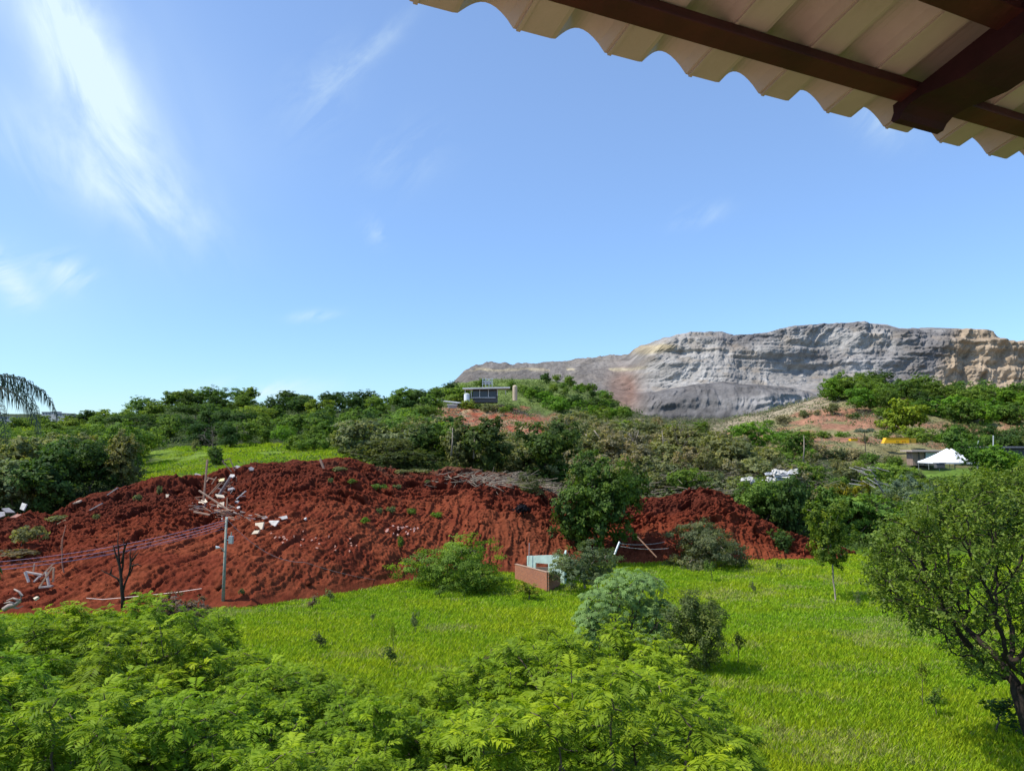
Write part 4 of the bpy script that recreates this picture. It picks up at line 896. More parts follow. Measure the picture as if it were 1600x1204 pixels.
# ---------------------------------------------------------------- undergrowth and fallen brushwood on the slopes
def undergrowth():
    rg = np.random.default_rng(3); n = 26000; Y = np.exp(rg.uniform(math.log(99), math.log(470), n)); px = rg.uniform(-330, 1760, n); x = (px - 800) / F * Y
    sh = (px > 225) & (px < 575) & (Y < 190) & (Y > 100); inS = (px < 1300) & (Y < np.interp(px, sx_, crY) + 1.5); rd = (px > 665) & (px < 1000) & (Y > 240) & (Y < 350); rh = (px > 1120) & (px < 1480) & (Y > 200) & (Y < 350)
    yard = (px > 1400) & (px < 1560) & (Y > 176) & (Y < 232)
    nn = fbm(x / 8, Y / 8, seed=81); keep = ~inS & ~(sh & (rg.uniform(0, 1, n) < .93)) & ~(rd & (rg.uniform(0, 1, n) < .62)) & ~(rh & ((nn > .60) | (rg.uniform(0, 1, n) < .2))) & ~yard
    px, Y, x = px[keep], Y[keep], x[keep]; n = len(x); z = ground(x, Y); per = 16; sc = (.5 + Y / 260) * rg.uniform(.6, 1.3, n)
    i = np.repeat(np.arange(n), per); d = unit(rg.normal(0, 1, (len(i), 3))); d[:, 2] = np.abs(d[:, 2]); pos = np.stack([x, Y, z + .1], 1)[i] + d * (sc[i] * rg.uniform(.5, 1.2, len(i)))[:, None] * np.array([1.5, 1.5, 1.0])
    dryz = np.clip(sstep(840, 930, px) * (1 - sstep(1250, 1300, px)) + ((px > 1120) & (px < 1480) & (Y > 190)) * .75 + rd[keep] * .9, 0, .9)
    gc = lerp(np.ones((n, 3)) * C(.06, .11, .025), C(.14, .20, .04) * np.ones(3), rg.uniform(0, 1, n)); dc = lerp(np.ones((n, 3)) * C(.15, .16, .08), C(.28, .25, .17) * np.ones(3), rg.uniform(0, 1, n))
    gc = lerp(gc, dc, dryz * (rg.uniform(0, 1, n) < .72)); gc = lerp(gc, C(.14, .20, .04) * np.ones(3), ((px > 640) & (px < 980) & (Y > 350)) * .7)
    V, Fq, va = leaves(pos, d + np.array([0, 0, .5]), 1.0, .5, rg, .5)
    cen = np.repeat(pos, 4, 0); V = cen + (V - cen) * np.repeat(sc[i] * .42, 4)[:, None]
    col = np.repeat(gc[i] * rg.uniform(.7, 1.3, (len(i), 1)), 4, 0); o = newmesh('undergrowth', V, Fq, m_grass, cols=col); tag(o, 'low scrub and weeds covering the slopes between the trees', None, None, 'stuff')
undergrowth()
def brushwood():
    rg = np.random.default_rng(4); mb = MB(); n = 0
    for k in range(1700):
        if rg.uniform() < .22: px = rg.normal(790, 55); Y = rg.uniform(106, 118)
        else: px = rg.uniform(840, 1290); Y = rg.uniform(110, 185)
        x = (px - 800) / F * Y; z = gz(x, Y) + rg.uniform(.1, 2.6); 
        if px < 900: s = slidept(px, 742 + rg.uniform(0, 18)); x, Y, z = s.x, s.y, s.z + .15
        a = rg.normal(0.0, .7); l_ = rg.uniform(.8, 3.6); e = rg.normal(0, .22); d = Vector((cos(a) * cos(e), sin(a) * cos(e), sin(e))) * l_; r = rg.uniform(.02, .055)
        p = Vector((x, Y, z)); mb.tube([p, p + d * .5 + Vector((0, 0, rg.normal(0, .12))), p + d], [r, r * .8, r * .4], 4)
    o = mb.build('brushwood', mat('dry_wood', (.27, .225, .17), var=.35, scale=1.5, rough=1, spec=.02)); tag(o, 'tangle of fallen dry branches above the landslide', None, None, 'stuff')
brushwood()

# ---------------------------------------------------------------- utility pole, cables
m_conc = mat("pole_concrete", (0.27, 0.29, 0.24), var=.25, scale=4, rough=.9, bump=.004); m_white = mat("white_paint", (.75, .77, .76), var=.06, rough=.5); m_metal = mat("grey_metal", (.42, .44, .45), var=.1, rough=.45, metal=.4)
pb = P(348, 950, 63.5); pt = P(354, 807, 63.5); pb.z -= .3
pole = empty('utility_pole', pb); tag(pole, 'leaning concrete utility pole standing at the foot of the red slope', 'pole')
R_ = lambda q: Vector(q) - pb
MB().tube([(0, 0, 0), R_(pt)], [.14, .09], 10).build('shaft', m_conc, pole, smooth=True)
cx = R_(P(361, 843, 63.3)); MB().box(cx, (.34, .3, .62)).build('meter_box', m_metal, pole, bevel=.02); MB().tube([cx + Vector((0, 0, .3)), cx + Vector((.02, 0, .62))], .05, 8).build('fuse', m_conc, pole); MB().beam(cx, R_(P(354, 843, 63.5)), .05, .05).build('bracket', m_metal, pole)
la = R_(P(343, 855, 63.2)); lb = R_(P(350, 862, 63.5)); MB().tube([lb, (lb + la) / 2 + Vector((0, 0, .12)), la], .035, 6).build('lamp_arm', m_metal, pole); MB().tube([la, la + Vector((-.28, -.1, .02))], [.07, .13], 8).build('lamp_head', m_white, pole)
MB().beam(R_(P(346, 814, 63.4)), R_(P(357, 812, 63.6)), .07, .07).build('cross_bar', m_conc, pole)
for k, (a, b) in enumerate(((347, 811), (355, 810), (352, 823))): q = R_(P(a, b, 63.3)); MB().tube([q, q + Vector((0, 0, .14))], [.05, .03], 8).build('insulator', m_white, pole)
m_cab = mat("sky_tint_cable", (.34, .22, .32), var=.15, rough=.4); m_cab2 = mat("grey_cable", (.30, .22, .22), var=.15, rough=.5)  # the violet is reflected sky put into the cable colour
def cable(a, b, sag, r, m, label, group=None, n=28):
    a, b = Vector(a), Vector(b); pts = []
    for i in range(n + 1):
        t = i / n; p = a.lerp(b, t); p.z -= sag * 4 * t * (1 - t); pts.append(p)
    o = MB().tube(pts, r, 5).build('overhead_cable', m, smooth=True); tag(o, label, 'cable', group)
cable(P(353, 812, 63.4), P(-260, 886, 52), 1.1, .018, m_cab, 'topmost sky-tinted violet overhead cable running left from the utility pole', 'cables from the pole')
cable(P(353, 816, 63.3), P(-260, 893, 52), 1.15, .02, m_cab, 'second sky-tinted violet overhead cable from the top, running left from the pole', 'cables from the pole')
cable(P(352, 820, 63.3), P(-260, 898, 52), 1.2, .02, m_cab, 'third sky-tinted violet overhead cable from the top, running left from the pole', 'cables from the pole')
cable(P(352, 825, 63.3), P(-260, 902, 52), 1.0, .014, m_cab, 'lowest sky-tinted violet overhead cable running left from the pole', 'cables from the pole')
cable(P(356, 812, 63.5), P(476, 878, 66), .9, .02, m_cab2, 'thin slack grey wire falling right from the pole to the red slope')
cable(P(476, 878, 66), P(600, 907, 76.5), .2, .018, m_cab2, 'end of the fallen grey wire lying along the toe of the slope')
cable(P(965, 848, 86), P(1040, 846, 88), .25, .018, mat('pale_wire', (.6, .55, .52)), 'pale slack wire strung before the red soil right of the dark tree')
cable(P(970, 853, 85), P(1045, 856, 87), .2, .018, mat('pale_wire2', (.6, .55, .52)), 'lower pale wire strung before the red soil right of the dark tree')
o = MB().beam(P(968, 846, 84.5), P(960, 866, 84), .14, .14).build('broken_post', m_white); tag(o, 'broken white post leaning at the foot of the large dark tree', 'post')
o = MB().beam(P(996, 838, 86), P(1026, 870, 84.5), .1, .1).build('leaning_stick', mat('stick_wood', (.33, .18, .11))); tag(o, 'thin stick leaning against the red soil right of the dark tree', 'stick')
# tape and fence wire at the foot of the slope
m_tape = mat("barrier_tape", (.62, .45, .40), var=.2, rough=.6)
o = MB().tube([P(a, b, 58) for a, b in ((135, 934), (160, 936), (195, 933), (235, 929), (275, 925), (315, 919))], .028, 4).build('barrier_tape', m_tape); tag(o, 'slack pinkish barrier tape strung along the foot of the red slope', 'tape')

# bare dead tree before the slope
def limbtree(name, label, lines, Y, m, r0):
    base = P(*lines[0][0], Y); r = empty(name, base); mb = MB()
    for ln in lines:
        yo = 0; pts = []
        for k, (a, b) in enumerate(ln): pts.append(P(a, b, Y + (yo := yo + (random.uniform(-.12, .12) if k else 0))) - base)
        rr = r0 * (1 if ln is lines[0] else .55); mb.tube(pts, [max(.018, rr * (1 - .75 * i / (len(pts) - 1))) for i in range(len(pts))], 6)
    o = mb.build('trunk', m, r, smooth=True); return tag(r, label, 'tree')
limbtree('dead_tree', 'dark leafless tree with upright forked limbs standing before the red slope', [
 [(192, 952), (192, 935), (190, 918), (189, 900), (187, 884), (183, 872), (179, 860), (177, 851)], [(192, 925), (195, 912), (201, 898), (204, 884), (206, 872), (209, 864), (216, 857)], [(190, 912), (183, 903), (172, 897), (163, 893), (158, 890)],
 [(187, 886), (186, 872), (185, 858), (184, 846), (185, 830)], [(189, 898), (192, 884), (193, 870), (194, 856), (193, 842)], [(203, 890), (204, 878), (203, 866), (205, 858)], [(206, 876), (212, 868), (217, 862)], [(193, 862), (197, 850), (202, 842)], [(190, 880), (192, 868), (193, 858)], [(206, 884), (214, 881), (222, 884)], [(172, 897), (174, 891), (175, 886)], [(201, 898), (206, 890), (209, 880)]], 57, bark_dark, .15)
limbtree('stripped_tree', 'tall thin reddish stripped trunk leaning on the left part of the slope', [[(104, 908), (101, 900), (97, 880), (97, 862), (98, 840), (103, 820)], [(97, 862), (95, 856), (97, 840)]], 68, mat('red_stick', (.28, .14, .09)), .09)

# ---------------------------------------------------------------- ruined house on the meadow edge
m_green = mat("pale_green_plaster", (.50, .66, .56), var=.18, scale=1.4, rough=.85, bump=.003); m_brick = bpy.data.materials.new('red_brickwork'); m_brick.use_nodes = True
_t = m_brick.node_tree; _n = _t.nodes.new('ShaderNodeTexBrick'); _c = _t.nodes.new('ShaderNodeTexCoord'); _m = _t.nodes.new('ShaderNodeMapping'); _m.inputs['Rotation'].default_value = (pi / 2, 0, 0)
_t.links.new(_c.outputs['Object'], _m.inputs[0]); _t.links.new(_m.outputs[0], _n.inputs[0]); _n.inputs['Scale'].default_value = 1.7; _n.inputs['Color1'].default_value = (.42, .14, .06, 1); _n.inputs['Color2'].default_value = (.30, .10, .05, 1); _n.inputs['Mortar'].default_value = (.30, .19, .13, 1); _n.inputs['Mortar Size'].default_value = .03
_t.links.new(_n.outputs[0], _t.nodes['Principled BSDF'].inputs['Base Color']); _t.nodes['Principled BSDF'].inputs['Roughness'].default_value = .9
def wall(a, b, ztops, zbot, th, m, name, parent, hole=None):
    """wall from a to b (x, y), local X along it; ztops the tops at both ends; hole = (u0, u1, z0, z1)"""
    a, b = Vector((a.x, a.y, 0)), Vector((b.x, b.y, 0)); L_ = (b - a).length; o = empty('tmp'); bpy.data.objects.remove(o); mb = MB(); n = 14
    def seg(u0, u1, z0a, z1a, z0b, z1b):
        pts = [(u0, -th / 2, z0a), (u1, -th / 2, z0b), (u1, th / 2, z0b), (u0, th / 2, z0a), (u0, -th / 2, z1a), (u1, -th / 2, z1b), (u1, th / 2, z1b), (u0, th / 2, z1a)]
        mb.add(pts, [(3, 2, 1, 0), (4, 5, 6, 7), (0, 1, 5, 4), (1, 2, 6, 5), (2, 3, 7, 6), (3, 0, 4, 7)])
    tp = lambda u: ztops[0] + (ztops[1] - ztops[0]) * u / L_
    if hole:
        u0, u1, z0, z1 = hole; seg(0, u0, zbot, tp(0), zbot, tp(u0)); seg(u1, L_, zbot, tp(u1), zbot, tp(L_)); seg(u0, u1, zbot, z0, zbot, z0); seg(u0, u1, z1, tp(u0), z1, tp(u1))
    else: seg(0, L_, zbot, tp(0), zbot, tp(L_))
    o = mb.build(name, m, parent); o.location = a; o.rotation_euler = (0, 0, math.atan2(b.y - a.y, b.x - a.x)); return o
rh_ = empty('ruined_house'); tag(rh_, 'pale green ruined plaster wall with an empty window, half hidden by the grey shrub', 'ruin')
A, B = P(824, 868, 77.5), P(882, 866, 75.5); zb = gz(A.x, A.y) - .3
wall(A, B, (A.z, B.z), zb, .16, m_green, 'wall', rh_, hole=(.95, 2.35, pz(892, 76.5), pz(880, 76.5)))
wall(B, P(884, 868, 80), (B.z, B.z - .2), zb, .16, m_green, 'side_wall', rh_)
MB().box(((A.x + B.x) / 2 - .1, 77.9, pz(900, 77)), (3.2, .1, 1.5)).build('inner_wall', mat('stained_plaster', (.30, .22, .17), var=.3), rh_)
MB().tube([P(826, 882, 77), P(827, 848, 77)], .035, 6).build('roof_rod', m_metal, rh_)
bw = empty('brick_wall'); tag(bw, 'low broken red brick wall in front of the green ruin', 'wall')
a, b, c_, d_ = P(806, 881, 79), P(856, 894, 71.5), P(874, 898, 75), P(840, 886, 80)
for q1, q2, nm in ((a, b, 'long_side'), (b, c_, 'short_side')):
    w0 = wall(q1, q2, (q1.z, q2.z), min(gz(q1.x, q1.y), gz(q2.x, q2.y)) - .4, .2, m_brick, nm, bw)
    mc_ = MB().beam(q1 + Vector((0, 0, .03)), q2 + Vector((0, 0, .03)), .26, .06).build('coping', mat('cement', (.40, .26, .18)), bw)

# ---------------------------------------------------------------- broken timber and slabs on the landslide
m_pl = mat("plank_wood", (.42, .27, .18), var=.3, scale=3, rough=.9); m_plg = mat("plank_grey", (.36, .31, .28), var=.3, scale=3, rough=.9); m_cream = mat("cream_slab", (.62, .52, .38), var=.12, rough=.85); m_wslab = mat("white_slab", (.54, .51, .46), var=.3, rough=.8); m_gslab = mat("grey_slab", (.30, .28, .28), var=.2, rough=.9)
m_pink = mat("pink_brick", (.40, .20, .145), var=.25, rough=.9)
def plank(p1, p2, w_, h_, m, label, off=0.35, d2_=0.0, group=None, cat='plank', name='plank'):
    y1 = slidept(*p1).y; y2 = slidept(*p2).y; y = min(y1, y2) - off; A = P(*p1, y); B = P(*p2, y + d2_)
    n = 5; mb = MB(); mb.beam(A, B, w_, h_); o = mb.build(name, m); return tag(o, label, cat, group)
plank((324, 718), (318, 782), .30, .14, m_pl, 'tall upright timber post rising above the crest of the landslide', 1.0, name='timber_post', cat='post')
plank((311, 766), (361, 799), .30, .12, m_pl, 'long pale plank lying diagonally across the timber heap', 1.2)
plank((360, 745), (342, 773), .75, .12, m_plg, 'wide dark grey board standing in the timber heap', .9)
plank((384, 767), (370, 779), .35, .12, m_wslab, 'short whitish plank right of the wide grey board', .6)
plank((303, 799), (328, 804), .28, .14, m_pl, 'short pale plank lying at the left of the timber heap', .6)
plank((324, 746), (336, 749), .2, .12, m_pl, 'small crossbeam behind the upright post', .8); plank((338, 745), (331, 756), .22, .12, m_pl, 'short stub of timber right of the upright post', .8)
plank((343, 754), (322, 778), .14, .1, m_pl, 'thin slat sloping behind the diagonal plank, upper one', .9); plank((348, 752), (330, 772), .14, .1, m_pl, 'thin slat sloping behind the diagonal plank, lower one', .8)
plank((355, 777), (354, 800), .12, .1, m_pl, 'thin upright stick in the middle of the timber heap', 1.0)
plank((500, 717), (506, 732), .32, .25, m_pl, 'pale broken stump sticking out of the landslide crest', .5, name='stump', cat='wood')
plank((168, 773), (184, 762), .28, .12, m_plg, 'grey beam lying along the left crest under the trees', .4); plank((140, 797), (160, 786), .24, .12, m_plg, 'lower grey beam lying on the left crest', .4)
plank((115, 806), (90, 818), .2, .12, mat('straw', (.42, .36, .2)), 'pale dry stalk on the left crest below the trees', .3, cat='wood')
fr = empty('window_frame'); y = slidept(358, 735).y - .8
for a_, b_ in (((347, 720), (359, 716)), ((347, 720), (362, 737)), ((359, 716), (367, 735))): MB().beam(P(*a_, y), P(*b_, y + .3), .16, .12).build('frame_bar', m_pl, fr)
tag(fr, 'empty wooden frame tilted on the crest above the timber heap', 'frame')
for k in range(76):
    cx, cy = (348, 800) if k < 60 else (352, 764); px = random.gauss(cx, 27 if k < 60 else 15); py = cy + random.gauss(0, 5 if k < 60 else 12) + (px - cx) * .16
    py = max(py, 738); an = random.gauss(.2, .28) if k < 60 else random.gauss(-.7, .5); l_ = random.uniform(5, 17); q1 = (px - cos(an) * l_ / 2, py - sin(an) * l_ / 2); q2 = (px + cos(an) * l_ / 2, py + sin(an) * l_ / 2)
    plank(q1, q2, random.uniform(.07, .15), .07, random.choice([m_pl, m_pl, m_plg]), 'thin broken stick in the timber heap on the landslide', random.uniform(.2, .7), random.uniform(-.3, .6), 'broken sticks in the timber heap', 'stick', 'broken_stick')
def slab(px, py, wpx, hpx, m, label, group=None, name='broken_slab', cat='slab', off=.25, surf=slidept, th=.16):
    p = surf(px, py); s = p.y / F; n = random.choice((4, 4, 4, 5)); a0 = random.uniform(0, 6); r = empty('x'); bpy.data.objects.remove(r)
    pts = [(cos(a0 + 2 * pi * i / n) * random.uniform(.6, 1.25) * wpx * s / 2 * 1.1, sin(a0 + 2 * pi * i / n) * random.uniform(.6, 1.25) * hpx * s / 2 * 1.5) for i in range(n)]
    V = [(x, y, 0) for x, y in pts] + [(x * .97, y * .97, th) for x, y in pts]; Fq = [tuple(range(n))[::-1], tuple(range(n, 2 * n))] + [(i, (i + 1) % n, n + (i + 1) % n, n + i) for i in range(n)]
    o = newmesh(name, V, Fq, m); o.location = p + Vector((0, -off * .3, -th * .3)); o.rotation_euler = (radians(random.uniform(15, 68)), random.uniform(-.4, .4), random.uniform(-.4, .4)); return tag(o, label, cat, group)
for px, py, wp, hp, m, lab in ((324, 785, 20, 9, m_cream, 'large cream slab under the upright post'), (352, 790, 13, 9, m_cream, 'cream slab at the lower end of the diagonal plank'), (350, 750, 15, 6, mat('yellow_board', (.68, .60, .32)), 'yellowish board near the top of the timber heap'),
   (368, 746, 10, 5, m_wslab, 'white slab above the wide grey board'), (367, 764, 14, 8, m_gslab, 'dark grey slab right of the wide grey board'), (377, 784, 8, 5, m_wslab, 'small white block, upper of two right of the timber heap'), (378, 793, 6, 5, m_wslab, 'small white block, lower of two right of the timber heap'),
   (352, 776, 14, 6, m_cream, 'flat cream slab in the middle of the timber heap'), (412, 819, 19, 13, m_cream, 'large cream slab right of the utility pole, left one of the pair'), (429, 817, 19, 12, m_wslab, 'large white slab right of the utility pole, right one of the pair'), (446, 807, 15, 5, m_wslab, 'flat white slab above the pair of large slabs'),
   (418, 808, 10, 6, m_gslab, 'grey slab behind the pair of large slabs'), (406, 830, 14, 5, m_cream, 'narrow cream slab below the pair of large slabs'), (481, 810, 6, 5, m_wslab, 'small white block above the dark hollow'), (269, 775, 8, 6, m_cream, 'small cream block on the left face of the slope'),
   (398, 735, 8, 6, m_gslab, 'bluish grey block on the crest right of the timber heap'), (375, 730, 12, 7, m_gslab, 'dark broken block on the crest by the wooden frame'), (312, 738, 14, 6, mat('pale_stone', (.5, .44, .4)), 'pale stone heap at the left of the crest timber'),
   (133, 785, 20, 9, mat('tan_slab', (.36, .25, .18)), 'tan slab at the wood edge on the left crest')):
    slab(px, py, wp, hp, m, lab)
GN = lambda px, py: (lambda Y: P(px, py, Y))(98.0)
for px, py, wp, hp, m, lab in ((40, 791, 13, 11, m_wslab, 'square white slab tilted at the foot of the left wood'), (15, 797, 18, 8, m_gslab, 'grey slab at the foot of the left wood'), (4, 803, 14, 8, mat('pale_stone3', (.5, .46, .44)), 'pale slab at the left edge of the view under the wood'), (28, 806, 14, 6, m_pink, 'pinkish slab beside the white one at the foot of the wood')):
    slab(px, py, wp, hp, m, lab, surf=lambda a, b: P(a, b, 93), off=1.2)
for k in range(24):
    t = random.random(); px = 426 + 150 * t ** 1.3 + random.gauss(0, 9); py = 832 + 24 * t + random.gauss(0, 7); 
    slab(px, py, random.uniform(2.5, 5.5), random.uniform(2, 4), m_pink, 'broken pink brick scattered on the slope right of the large slabs', 'broken pink bricks on the slope', 'broken_brick', 'brick', .12, th=.1)
for k in range(16):
    px = random.gauss(632, 16); py = random.gauss(828, 8); slab(px, py, random.uniform(3, 6), random.uniform(2.5, 4), mat('pinkish_stone', (.45, .24, .19)) if k == 0 else bpy.data.materials['pinkish_stone'], 'small pinkish stone in the patch right of mid slope', 'pinkish stones on the slope', 'small_stone', 'stone', .12, th=.12)
# wreck of boards at the lower left
for k, (a_, b_, w_, m, lab) in enumerate((((39, 893), (45, 909), .22, m_wslab, 'white bent pipe among the wreckage at lower left'), ((40, 893), (68, 898), .28, m_plg, 'dark beam across the top of the wreckage at lower left'), ((72, 893), (77, 917), .24, mat('bleached', (.6, .5, .42)), 'bleached curved board at the right of the lower left wreckage'),
   ((54, 908), (62, 900), .3, m_wslab, 'short white board in the lower left wreckage'), ((62, 916), (82, 886), .12, m_pl, 'thin pole leaning across the lower left wreckage'), ((66, 898), (84, 880), .14, m_pl, 'upper thin pole leaning over the lower left wreckage'), ((52, 892), (54, 880), .1, m_pl, 'short upright stick over the wreckage'), ((83, 909), (84, 886), .12, m_pl, 'upright brown stick right of the wreckage'), ((62, 917), (82, 915), .3, m_plg, 'grey beam at the bottom of the lower left wreckage'))):
    plank(a_, b_, w_, .12, m, lab, .5)
limbtree('fallen_branch', 'pale bleached root curling over the thicket at the lower left', [[(6, 952), (14, 946), (24, 944), (31, 938), (34, 930), (30, 924), (22, 920)], [(24, 944), (14, 940), (6, 942)], [(31, 938), (20, 934), (10, 938)], [(10, 950), (20, 948), (28, 950), (36, 946)]], 56, mat('bleached_wood', (.36, .28, .23)), .2)
slab(58, 934, 9, 5, m_cream, 'yellowish chip of board at the thicket edge lower left', surf=lambda a, b: P(a, b, 57), off=.1)
# clods of turf carried down with the slide
T('turf', 'bush', 1.0, 2.4, 700, .22, 91, lm, bark, n=8, rtip=.01, lr=1.6)
GT = "turf clods riding on the landslide"
for i, (px, py, wp, hp, col, lab) in enumerate(((530, 732, 20, 7, OL, 'long olive turf clod just under the crest'), (551, 751, 13, 7, MD, 'green turf clod right below the crest notch'), (590, 762, 24, 8, MD, 'wide green turf strip at mid slope'), (625, 759, 14, 6, GG, 'grey green turf clod right of the wide strip'),
   (596, 797, 10, 9, GG, 'grey green turf clod, left one of the lower group'), (616, 795, 14, 9, GG, 'grey green turf clod, middle one of the lower group'), (643, 797, 14, 9, MD, 'green turf clod, right one of the lower group'), (686, 803, 17, 8, BG, 'bright green turf clod above the weeping shrub'), (572, 812, 13, 9, BG, 'bright green turf clod standing alone mid slope'),
   (627, 845, 9, 16, MD, 'narrow upright turf clod with a dark hollow beside it'), (522, 752, 8, 7, GG, 'small grey turf clod left below the crest'), (668, 752, 10, 5, GG, 'small grey turf clod near the dry branches'), (655, 735, 30, 6, OL, 'long olive turf strip on the crest'), (626, 736, 26, 6, OL, 'olive turf strip on the crest left of the long one'),
   (226, 777, 12, 9, GG, 'grey green tuft on the dark left scarp'), (254, 766, 8, 12, GG, 'upright tuft near the top of the left scarp'), (163, 806, 10, 8, OL, 'olive tuft left of mid slope'), (52, 836, 46, 24, (.18, .19, .09), 'large pale straw green bush on the far left of the slope'), (48, 860, 60, 8, (.14, .12, .07), 'dry brown mat below the pale straw bush'), (388, 918, 9, 8, GG, 'small grey tuft near the foot of the slope'), (100, 808, 34, 8, OL, 'olive weeds along the left crest'))):
    p = slidept(px, py + hp / 2); s = p.y / F; put_tree('turf', p + Vector((0, -.15, -.1)), hp * s * 1.25, wp * s * 1.2, col, 'turf_clod', lab, 'turf', GT, wig=False)
p = slidept(818, 802); put_tree('turf', p + Vector((0, -.3, 0)), 1.3, 2.4, (.012, .012, .02), 'dark_debris', 'blackish heap of debris near the right crest of the slope', 'debris', None, wig=False)
feature('bush3', 290, 918, 975, 54, 84, (.17, .13, .11), 'dry_shrub', 'leafless grey brown dry shrub between the thicket and the utility pole', 'shrub')
o = MB().tube([P(a, b, 68) for a, b in ((519, 949), (530, 946), (541, 940), (551, 933))], [.05, .12, .13, .03], 7).build('fallen_log', bark_dark); tag(o, 'dark curved fallen branch lying on the meadow near the slope', 'log')
for px1, py1, px2, py2, Y, lab in ((915, 678, 924, 698, 176, 'pale bare trunk leaning in the olive scrub, leftmost'), (928, 672, 940, 690, 180, 'pale bare trunk leaning in the scrub, second from the left'), (977, 700, 984, 676, 186, 'pale broken trunk pointing up in the scrub'), (1036, 702, 1034, 672, 184, 'thin pale upright trunk in the scrub'),
    (990, 692, 998, 672, 186, 'short pale trunk beside the broken one in the scrub'), (705, 712, 707, 668, 122, 'pale trunk showing in the olive tree below the mine'), (740, 716, 741, 672, 121, 'second pale trunk showing below the mine building'), (1255, 722, 1256, 680, 150, 'thin dark pole standing above the white rubble')):
    o = MB().tube([P(px1, py1, Y), P((px1 + px2) / 2 + 1, (py1 + py2) / 2, Y), P(px2, py2, Y)], [.16, .12, .06], 6).build('bare_snag', bark_pale, smooth=True); tag(o, lab, 'snag')

# ---------------------------------------------------------------- mine building on the hill
m_roofw = mat("pale_roof", (.60, .60, .58), var=.1, scale=.3, rough=.6); m_glass = mat("dark_window", (.03, .04, .06), var=.3, rough=.2, spec=.5); m_frame = mat("white_frame", (.62, .63, .62)); m_dkw = mat("dark_wall", (.10, .10, .10), var=.2); m_beige = mat("beige_silo", (.50, .41, .28), var=.12, scale=.4)
Yb = 338; s_ = Yb / F
bd = empty('mine_building'); tag(bd, 'long flat-roofed mine building with a pale roof and dark windows on the hill', 'building')
zc_ = lambda r: pz(r, Yb); xx = lambda p: (p - 800) * s_
mb = MB(); mb.add([(xx(723), Yb - 2, zc_(606)), (xx(797), Yb - 2, zc_(604.5)), (xx(795), Yb + 12, zc_(603.5) + .5), (xx(726), Yb + 12, zc_(604.5) + .5), (xx(723), Yb - 2, zc_(608.2)), (xx(797), Yb - 2, zc_(606.8)), (xx(795), Yb + 12, zc_(606)), (xx(726), Yb + 12, zc_(607))], [(0, 1, 2, 3), (7, 6, 5, 4), (0, 4, 5, 1), (1, 5, 6, 2), (2, 6, 7, 3), (3, 7, 4, 0)]); mb.build('roof', m_roofw, bd)
MB().box(((xx(735) + xx(780)) / 2, Yb + 6, (zc_(608) + zc_(628)) / 2), (xx(776) - xx(737), 9, zc_(608) - zc_(628))).build('wall', m_dkw, bd)
for a_, b_ in ((738, 748), (750.5, 762), (764, 775)):
    w = MB().box(((xx(a_) + xx(b_)) / 2, Yb + 1.44, (zc_(611) + zc_(620)) / 2), (xx(b_) - xx(a_), .1, zc_(611) - zc_(620))).build('window', m_glass, bd)
for p_, r1 in ((726.5, 618), (749.3, 620), (763, 620), (736, 622), (790, 616), (777, 618)): MB().box((xx(p_), Yb + .9, (zc_(608) + zc_(r1)) / 2), (.3, .3, zc_(608) - zc_(r1))).build('pillar', m_frame, bd)
MB().box((xx(755), Yb + 1.0, zc_(620.8)), (xx(776) - xx(737), .25, .35)).build('sill', m_frame, bd)
tk = empty('silo_tank', (xx(730), Yb - 3, zc_(633))); tag(tk, 'white cylindrical tank under the left end of the mine building', 'tank')
MB().tube([(0, 0, 0), (0, 0, zc_(616) - zc_(633))], 1.25, 20).build('shell', m_white, tk, smooth=False); MB().tube([(0, 0, zc_(616) - zc_(633)), (0, 0, zc_(614.8) - zc_(633))], [1.3, .3], 20).build('cap', m_frame, tk)
ch_ = empty('beige_silo', (xx(804.5), Yb - 2, zc_(626))); tag(ch_, 'slim beige tower with a rounded top right of the mine building', 'tower')
hh = zc_(602) - zc_(626); MB().tube([(0, 0, 0), (0, 0, hh * .9)], 1.05, 18).build('shell', m_beige, ch_); MB().tube([(0, 0, hh * .9), (0, 0, hh * .97), (0, 0, hh)], [1.0, .75, .3], 18).build('cap', m_beige, ch_)
cv = empty('conveyor'); tag(cv, 'long pale sloping conveyor left of the mine building', 'conveyor'); MB().beam(P(655, 622, Yb - 4), P(722, 629.5, Yb - 6), 1.6, .55).build('belt', m_roofw, cv)
for p_, r_ in ((672, 624), (690, 626), (708, 628)): q = P(p_, r_, Yb - 5); MB().beam(q - Vector((0, 0, .3)), q - Vector((0, 0, 3.2)), .25, .25).build('support_leg', m_metal, cv)
kb = empty('small_shed'); tag(kb, 'small white shed under the right end of the conveyor', 'shed'); MB().box(P(707, 635, Yb - 9), (3.8, 3, 1.3)).build('wall', mat('shed_wall', (.4, .38, .34)), kb); MB().box(P(707, 632.2, Yb - 9), (4.3, 3.6, .25)).build('roof', m_white, kb)
lt = empty('lattice_tower'); tag(lt, 'grey steel lattice frame standing behind the mine building roof', 'tower'); mb = MB(); q = lambda a, b, d=0: P(a, b, Yb + 14 + d)
for a_ in (754, 759, 764, 769):
    for d in (0, 3): mb.beam(q(a_, 606, d), q(a_, 591, d), .22, .22)
for r_ in (592, 596, 600): mb.beam(q(753, r_), q(771, r_), .2, .2); mb.beam(q(753, r_, 3), q(771, r_, 3), .2, .2)
for a_ in (754, 759, 764): mb.beam(q(a_, 600), q(a_ + 5, 592), .14, .14); mb.beam(q(a_ + 5, 600), q(a_, 592), .14, .14)
mb.build('lattice', m_metal, lt); MB().box(q(762, 598, 1.5), (3.0, 2, 1.6)).build('machine_box', mat('machine_grey', (.22, .22, .24)), lt)

